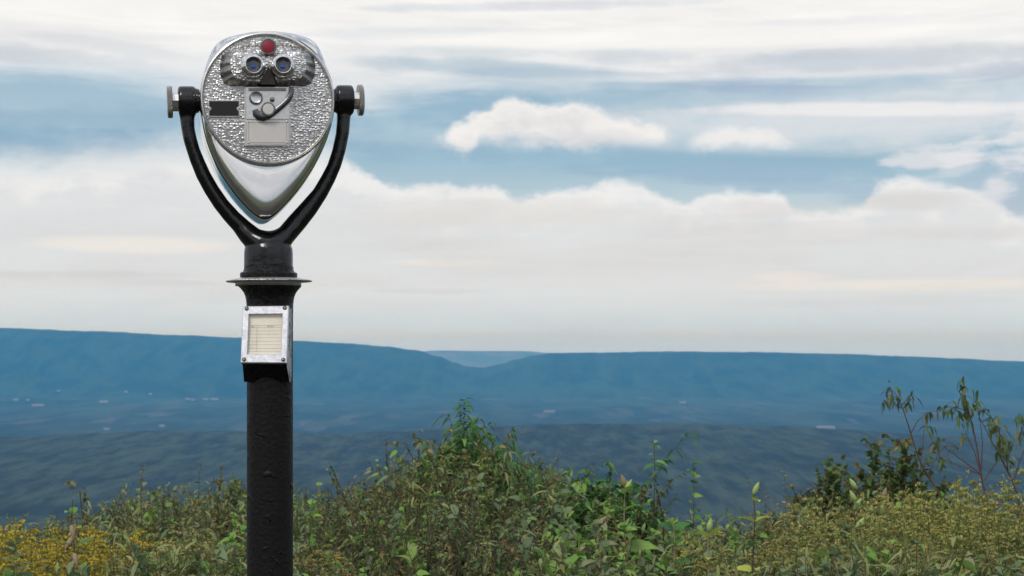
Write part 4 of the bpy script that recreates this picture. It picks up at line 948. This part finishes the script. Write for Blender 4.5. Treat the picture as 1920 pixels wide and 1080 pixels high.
# --- milkweeds and broad leaved weeds nearer the lens
milkweed(136, 932, 6.0, 'dark stemmed milkweed with pinkish pods among the yellow goldenrod', -2, [(.80, -.6, -1, 'pod_pink'), (.72, .3, -1, 'pod_pink'), (.86, .2, -1, 'pod_pink'), (.62, -.4, -1, 'pod_pink'), (.6, .7, -.8, 'pod_pink')], bark='stem_red', n=8, L=.12, W=.045)
milkweed(1172, 905, 6.3, 'straw stemmed milkweed with the broadest leaves, right of centre', -10, [(.99, -.3, 1, 'pod_pink'), (.97, .5, .9, 'pod_green')], n=16, L=.16, W=.07, t0=.3)
milkweed(1122, 965, 6.2, 'shorter straw stemmed milkweed with one pale dried pod', -4, [(.95, .5, .6, 'pod_pink')], n=12, L=.14, W=.055, leaf='leaf_grey', leaf2='leaf_bright')
milkweed(1412, 915, 6.4, 'milkweed with a yellow green top leaf and dark lower leaves', 0, [(.98, .4, 1, 'pod_green')], n=12, L=.11, W=.055, leaf='leaf_deep', leaf2='leaf_yellowgreen', bark='stem_red')
milkweed(1606, 905, 6.6, 'dark stemmed milkweed with upright green pods, right side', 4, [(.92, -.5, 1, 'pod_green'), (.88, .5, 1, 'pod_green'), (.80, .6, .9, 'pod_green'), (.98, -.6, .9, 'pod_green')], n=8, L=.11, W=.055, t0=.3, leaf='leaf_deep', bark='stem_red')
milkweed(1655, 925, 6.7, 'slim milkweed with one pink pod beside the podded one', 2, [(.98, .2, 1, 'pod_pink'), (.9, -.3, 1, 'pod_green')], n=6, L=.09, W=.035, t0=.3, leaf='leaf_goldenrod')
milkweed(1262, 975, 6.0, 'broad leaved weed low between the tall single stem and the milkweed', 0, [], n=14, L=.13, W=.06, leaf='leaf_deep', leaf2='leaf_bright')
milkweed(1075, 1010, 5.8, 'broad leaved weed by the rusty branch', 0, [(.9, .6, .5, 'pod_pink')], n=12, L=.12, W=.05, leaf='leaf_bright')
milkweed(1330, 985, 6.0, 'upright pale leaved weed below the sparse round leaved stem', 0, [(.97, .1, 1, 'pod_green')], n=10, L=.11, W=.045, leaf='leaf_grey', leaf2='leaf_yellowgreen')
milkweed(30, 1010, 5.7, 'grey green leafy weed at the lower left corner', 0, [], n=18, L=.10, W=.035, leaf='leaf_grey', leaf2='leaf_deep', opp=False)
milkweed(270, 1035, 5.6, 'pale leafed weed under the goldenrod at lower left', 0, [], n=18, L=.09, W=.045, leaf='leaf_bright', leaf2='leaf_grey', opp=False)
# rusty dead branch
b = base_at(1010, 5.6); e = empty('dead_branch', b); tag(e, 'rusty brown dead branch poking up from the weeds', 'branch'); m_ = MB()
P = [at(1080, 1150, 5.5)-b, at(1004, 1083, 5.55)-b, at(985, 1062, 5.6)-b, at(962, 1038, 5.6)-b, at(941, 1016, 5.65)-b]
m_.tube([P[0]+Vector((.1, 0, -.35))]+P, [.011, .011, .0105, .0098, .009, .007], 9); bo = m_.build('bough', 'bark_rust', e)
m_ = MB(); m_.tube([P[2], P[2]+Vector((-.02, .02, .03)), at(1004, 1045, 5.62)-b+Vector((-.04, 0, .02))], [.004, .003, .0015], 5); m_.build('twig', 'bark_rust', e)
# --- goldenrod: prototypes then copies
def goldenrod(flo, full, seed):
    rnd.seed(seed); e = empty('goldenrod', (0, 0, 0)); st = MB(); A = Leaves('lance'); H = 1.0; lean = rnd.uniform(-.08, .08)
    P = [Vector((lean*(k/8)**2, rnd.uniform(-.01, .01), H*.80*k/8)) for k in range(9)]; st.tube(P, [.0042*(1-.6*k/8) for k in range(9)], 5)
    for i in range(64):
        t = .12+.86*i/64; q, dd = lerpP(P, t); a = i*2.4; s_ = 1.0-.45*t; A.add(q, Vector((math.cos(a), math.sin(a), .7)), .085*s_*rnd.uniform(.7, 1.1), .013, .5)
    Fl = Leaves('small'); n = 13 if full else 9
    for i in range(n):
        t = i/n; a = i*2.4+rnd.uniform(-.3, .3); q = P[-1]+Vector((0, 0, -.16+.30*t)); L = (.185 if full else .10)*(1-.72*t)*rnd.uniform(.8, 1.15)
        B = path_(q, Vector((math.cos(a), math.sin(a), 1.1)), L, 5, .05, 1.3); st.tube(B, [.0014, .0012, .001, .0008, .0007, .0006], 3)
        for k in range(int(420*L)+10):
            p_, dd = lerpP(B, rnd.uniform(.15, .999)); v = Vector((rnd.uniform(-.6, .6), rnd.uniform(-.6, .6), rnd.uniform(.1, 1))); Fl.add(p_+rv(.004), v, .016*rnd.uniform(.6, 1.2), .0095, 0)
    for k in range(50): Fl.add(P[-1]+Vector((0, 0, rnd.uniform(-.12, .16)))+rv(.006), rv(1)+Vector((0, 0, .5)), .012, .006, 0)
    top = [P[-1], P[-1]+Vector((.003, 0, .08)), P[-1]+Vector((.006, 0, .17))]; st.tube(top, [.0018, .0012, .0008], 4)
    s1 = st.build('stem', 'stem_green', e, angle=80); l1 = build_leaves('foliage', [(A, 'leaf_goldenrod')], e); f1 = build_leaves('flower_plume', [(Fl, flo)], e)
    return e, [s1, l1, f1]
protos = {k: [goldenrod(fl, full, 50+i*7+j) for j in range(3)] for i, (k, fl, full) in enumerate((('y', 'floret_yellow', True), ('t', 'floret_tan', True), ('g', 'floret_green', False)))}
used_p = set(); rnd.seed(99)
def place_g(kind, px, py, d, label, group):
    e, ch = rnd.choice(protos[kind]); b = base_at(px, d); h = top_z(py, d)-b.z; key = e.name
    if h < .25: return
    if key not in used_p: used_p.add(key); r_ = e
    else:
        r_ = e.copy(); C.objects.link(r_)
        for c in ch: q = c.copy(); C.objects.link(q); q.parent = r_
    r_.location = b; s_ = h/.97; w = min(max(s_, .75), 1.15); r_.scale = (w, w, s_); r_.rotation_euler = (rnd.uniform(-.06, .06), rnd.uniform(-.06, .06), rnd.uniform(0, 6.28)); tag(r_, label, 'goldenrod', group)
YL = ('yellow flowering goldenrod in the crowd left of the black pole', 'yellow goldenrod left of the pole')
for k in range(84):
    px = rnd.uniform(-30, 455); top = 972+45*ss(60, 440, px)+rnd.uniform(-12, 55); place_g('y' if rnd.random() < (.72 if px < 230 else .42) else rnd.choice('ttg'), px, top, rnd.uniform(6.0, 8.2), *YL)
for px, py in ((340, 978), (350, 990), (325, 992), (400, 1012), (425, 1008)): place_g('t', px, py, 6.3, *YL)
for k in range(9): place_g('t', rnd.uniform(556, 640), rnd.uniform(1000, 1060), rnd.uniform(6, 6.8), 'tan goldenrod just right of the pole at the bottom', 'tan goldenrod right of the pole')
TG = ('faded tan and green goldenrod in the crowd at the right', 'faded goldenrod at the right')
for k in range(112):
    px = rnd.triangular(1330, 1950, 1800); top = 975-50*ss(1340, 1600, px)*.55-34*ss(1700, 1900, px)+rnd.choice((rnd.uniform(-48, 10), rnd.uniform(-10, 85), rnd.uniform(0, 85))); place_g(rnd.choice('ttggg'), px, top, rnd.uniform(5.9, 8.0), *TG)
for px, py in ((1905, 858), (1890, 895), (1915, 880), (1868, 905), (1838, 915), (1760, 905), (1780, 930), (1690, 925), (1650, 935), (1560, 940), (1718, 902), (1730, 922), (1875, 935), (1800, 928)): place_g('g', px, py, 7.0, 'tallest greenish goldenrod spires standing above the faded crowd', 'tall green goldenrod spires')
for k in range(14): place_g('t' if k % 2 else 'g', rnd.uniform(1290, 1400), rnd.uniform(985, 1050), rnd.uniform(6, 7), *TG)
# small yellow ragworts
for px, py, d, lb in ((628, 1047, 5.7, 'single yellow flower low beside the tan goldenrod by the pole'), (1277, 1040, 5.8, 'yellow flower below the broad milkweed leaves'), (1728, 1030, 5.9, 'yellow flower cluster in the middle of the right goldenrod'), (1760, 996, 6.2, 'yellow flower cluster above the middle cluster at right'),
                      (1640, 1048, 5.7, 'small yellow flower low in the right goldenrod'), (1352, 998, 6.3, 'small golden flower spray behind the pale leaved weed'), (257, 1052, 5.5, 'orange yellow flower low under the left goldenrod')):
    b = base_at(px, d); h = top_z(py, d)-b.z; e = empty('yellow_wildflower', b); tag(e, lb, 'wildflower', 'small yellow wildflowers'); m_ = MB(); m_.tube([Vector((0, 0, 0)), Vector((.01, 0, h*.5)), Vector((0, 0, h))], [.003, .002, .0012], 4); m_.build('stem', 'stem_green', e, angle=80)
    A = Leaves('small'); B = Leaves('lance')
    for k in range(5):
        c = Vector((rnd.uniform(-.02, .02), rnd.uniform(-.02, .02), h+rnd.uniform(-.015, .01)))
        for j in range(9): a = j*.7; A.add(c, (math.cos(a), math.sin(a), .35), .013, .007, .1)
    for k in range(14): a = k*2.4; B.add((0, 0, h*(.3+.045*k)), (math.cos(a), math.sin(a), .6), .07, .012, .4)
    build_leaves('flower_head', [(A, 'floret_yellow')], e); build_leaves('foliage', [(B, 'leaf_goldenrod')], e)
# --- uncountable undergrowth filling the slope between them
rnd.seed(5)
U = {k: Leaves(t) for k, t in (('leaf_dark', 'small'), ('leaf_olive', 'small'), ('leaf_grey', 'ovate'), ('leaf_bright', 'ovate'), ('leaf_goldenrod', 'lance'), ('leaf_brown', 'small'))}
ub = MB()
for k in range(6500):
    d = 5.2+6.3*rnd.random()**1.2; f = rnd.uniform(-.42, .42); x = f*d; px = 960+f*F; g = height(x, d)
    cut = lerp_tab([(0, 1000), (130, 975), (220, 938), (300, 920), (400, 908), (460, 902), (540, 915), (620, 925), (690, 900), (770, 850), (860, 838), (940, 846), (1040, 872), (1130, 910), (1250, 962), (1340, 985), (1480, 955), (1560, 925), (1640, 900), (1700, 915), (1920, 950)], px)+(max(0, 7.4-d)*62 if 480 < px < 1290 else (max(0, 8.1-d)*62 if d > 5.95 else 88))
    zt = min(CAM.z-(cut-HZ+noise.noise(Vector((x*2.3, d*2, 0)))*45)/F*d, g+1.7)
    b = Vector((x, d-3.8, 0)); t0 = Vector((x+rnd.uniform(-.06, .06), d-3.8+rnd.uniform(-.06, .06), zt-abs(rnd.gauss(0, .10)))); L = rnd.uniform(.18, .42); P = path_(t0-Vector((rnd.uniform(-.1, .1), 0, L)), (rnd.uniform(-.4, .4), rnd.uniform(-.4, .4), 1), L, 4, .12)
    ub.tube(P, [.0022, .0019, .0016, .0013, .0009], 3)
    n1 = noise.noise(Vector((x*1.3, d*1.3, 7)))
    wts = (.9, 2.4, .6, .2, 1.4, 1) if px < 470 else (3, 2, .25, .3, .5, .8) if 540 < px < 1000 else ((1.2, 1, 1.2, 1.2, 1.5, .6) if px < 1340 else (.6, 1.2, 1, .4, 3, .8))
    kk = rnd.choices(list(U), [max(.1, w*(1+n1*(1 if i % 2 else -1))) for i, w in enumerate(wts)])[0]
    sz = {'leaf_dark': (.03, .018), 'leaf_olive': (.032, .018), 'leaf_grey': (.06, .028), 'leaf_bright': (.05, .03), 'leaf_goldenrod': (.075, .012), 'leaf_brown': (.03, .018)}[kk]
    if 540 < px < 1000 and kk in ('leaf_dark', 'leaf_olive', 'leaf_brown'): sz = (.024, .014)
    for j in range(13):
        q, dd = lerpP(P, rnd.uniform(.1, .999)); v = (dd*.4+rv(1)).normalized(); s_ = rnd.uniform(.6, 1.2); U[kk].add(q, v, sz[0]*s_, sz[1]*s_, .35)
uo = build_leaves('undergrowth', [(v, k) for k, v in U.items()]); tag(uo, label='tangled green undergrowth between the shrubs', kind='stuff')
so = ub.build('bramble_stems', 'stem_brown', None, angle=80); tag(so, label='thin brown stems running through the undergrowth', kind='stuff')

sc.cycles.use_denoising = True
sc.cycles.max_bounces = 6; sc.cycles.volume_bounces = 0; sc.cycles.transparent_max_bounces = 8
sc.cycles.use_adaptive_sampling = False
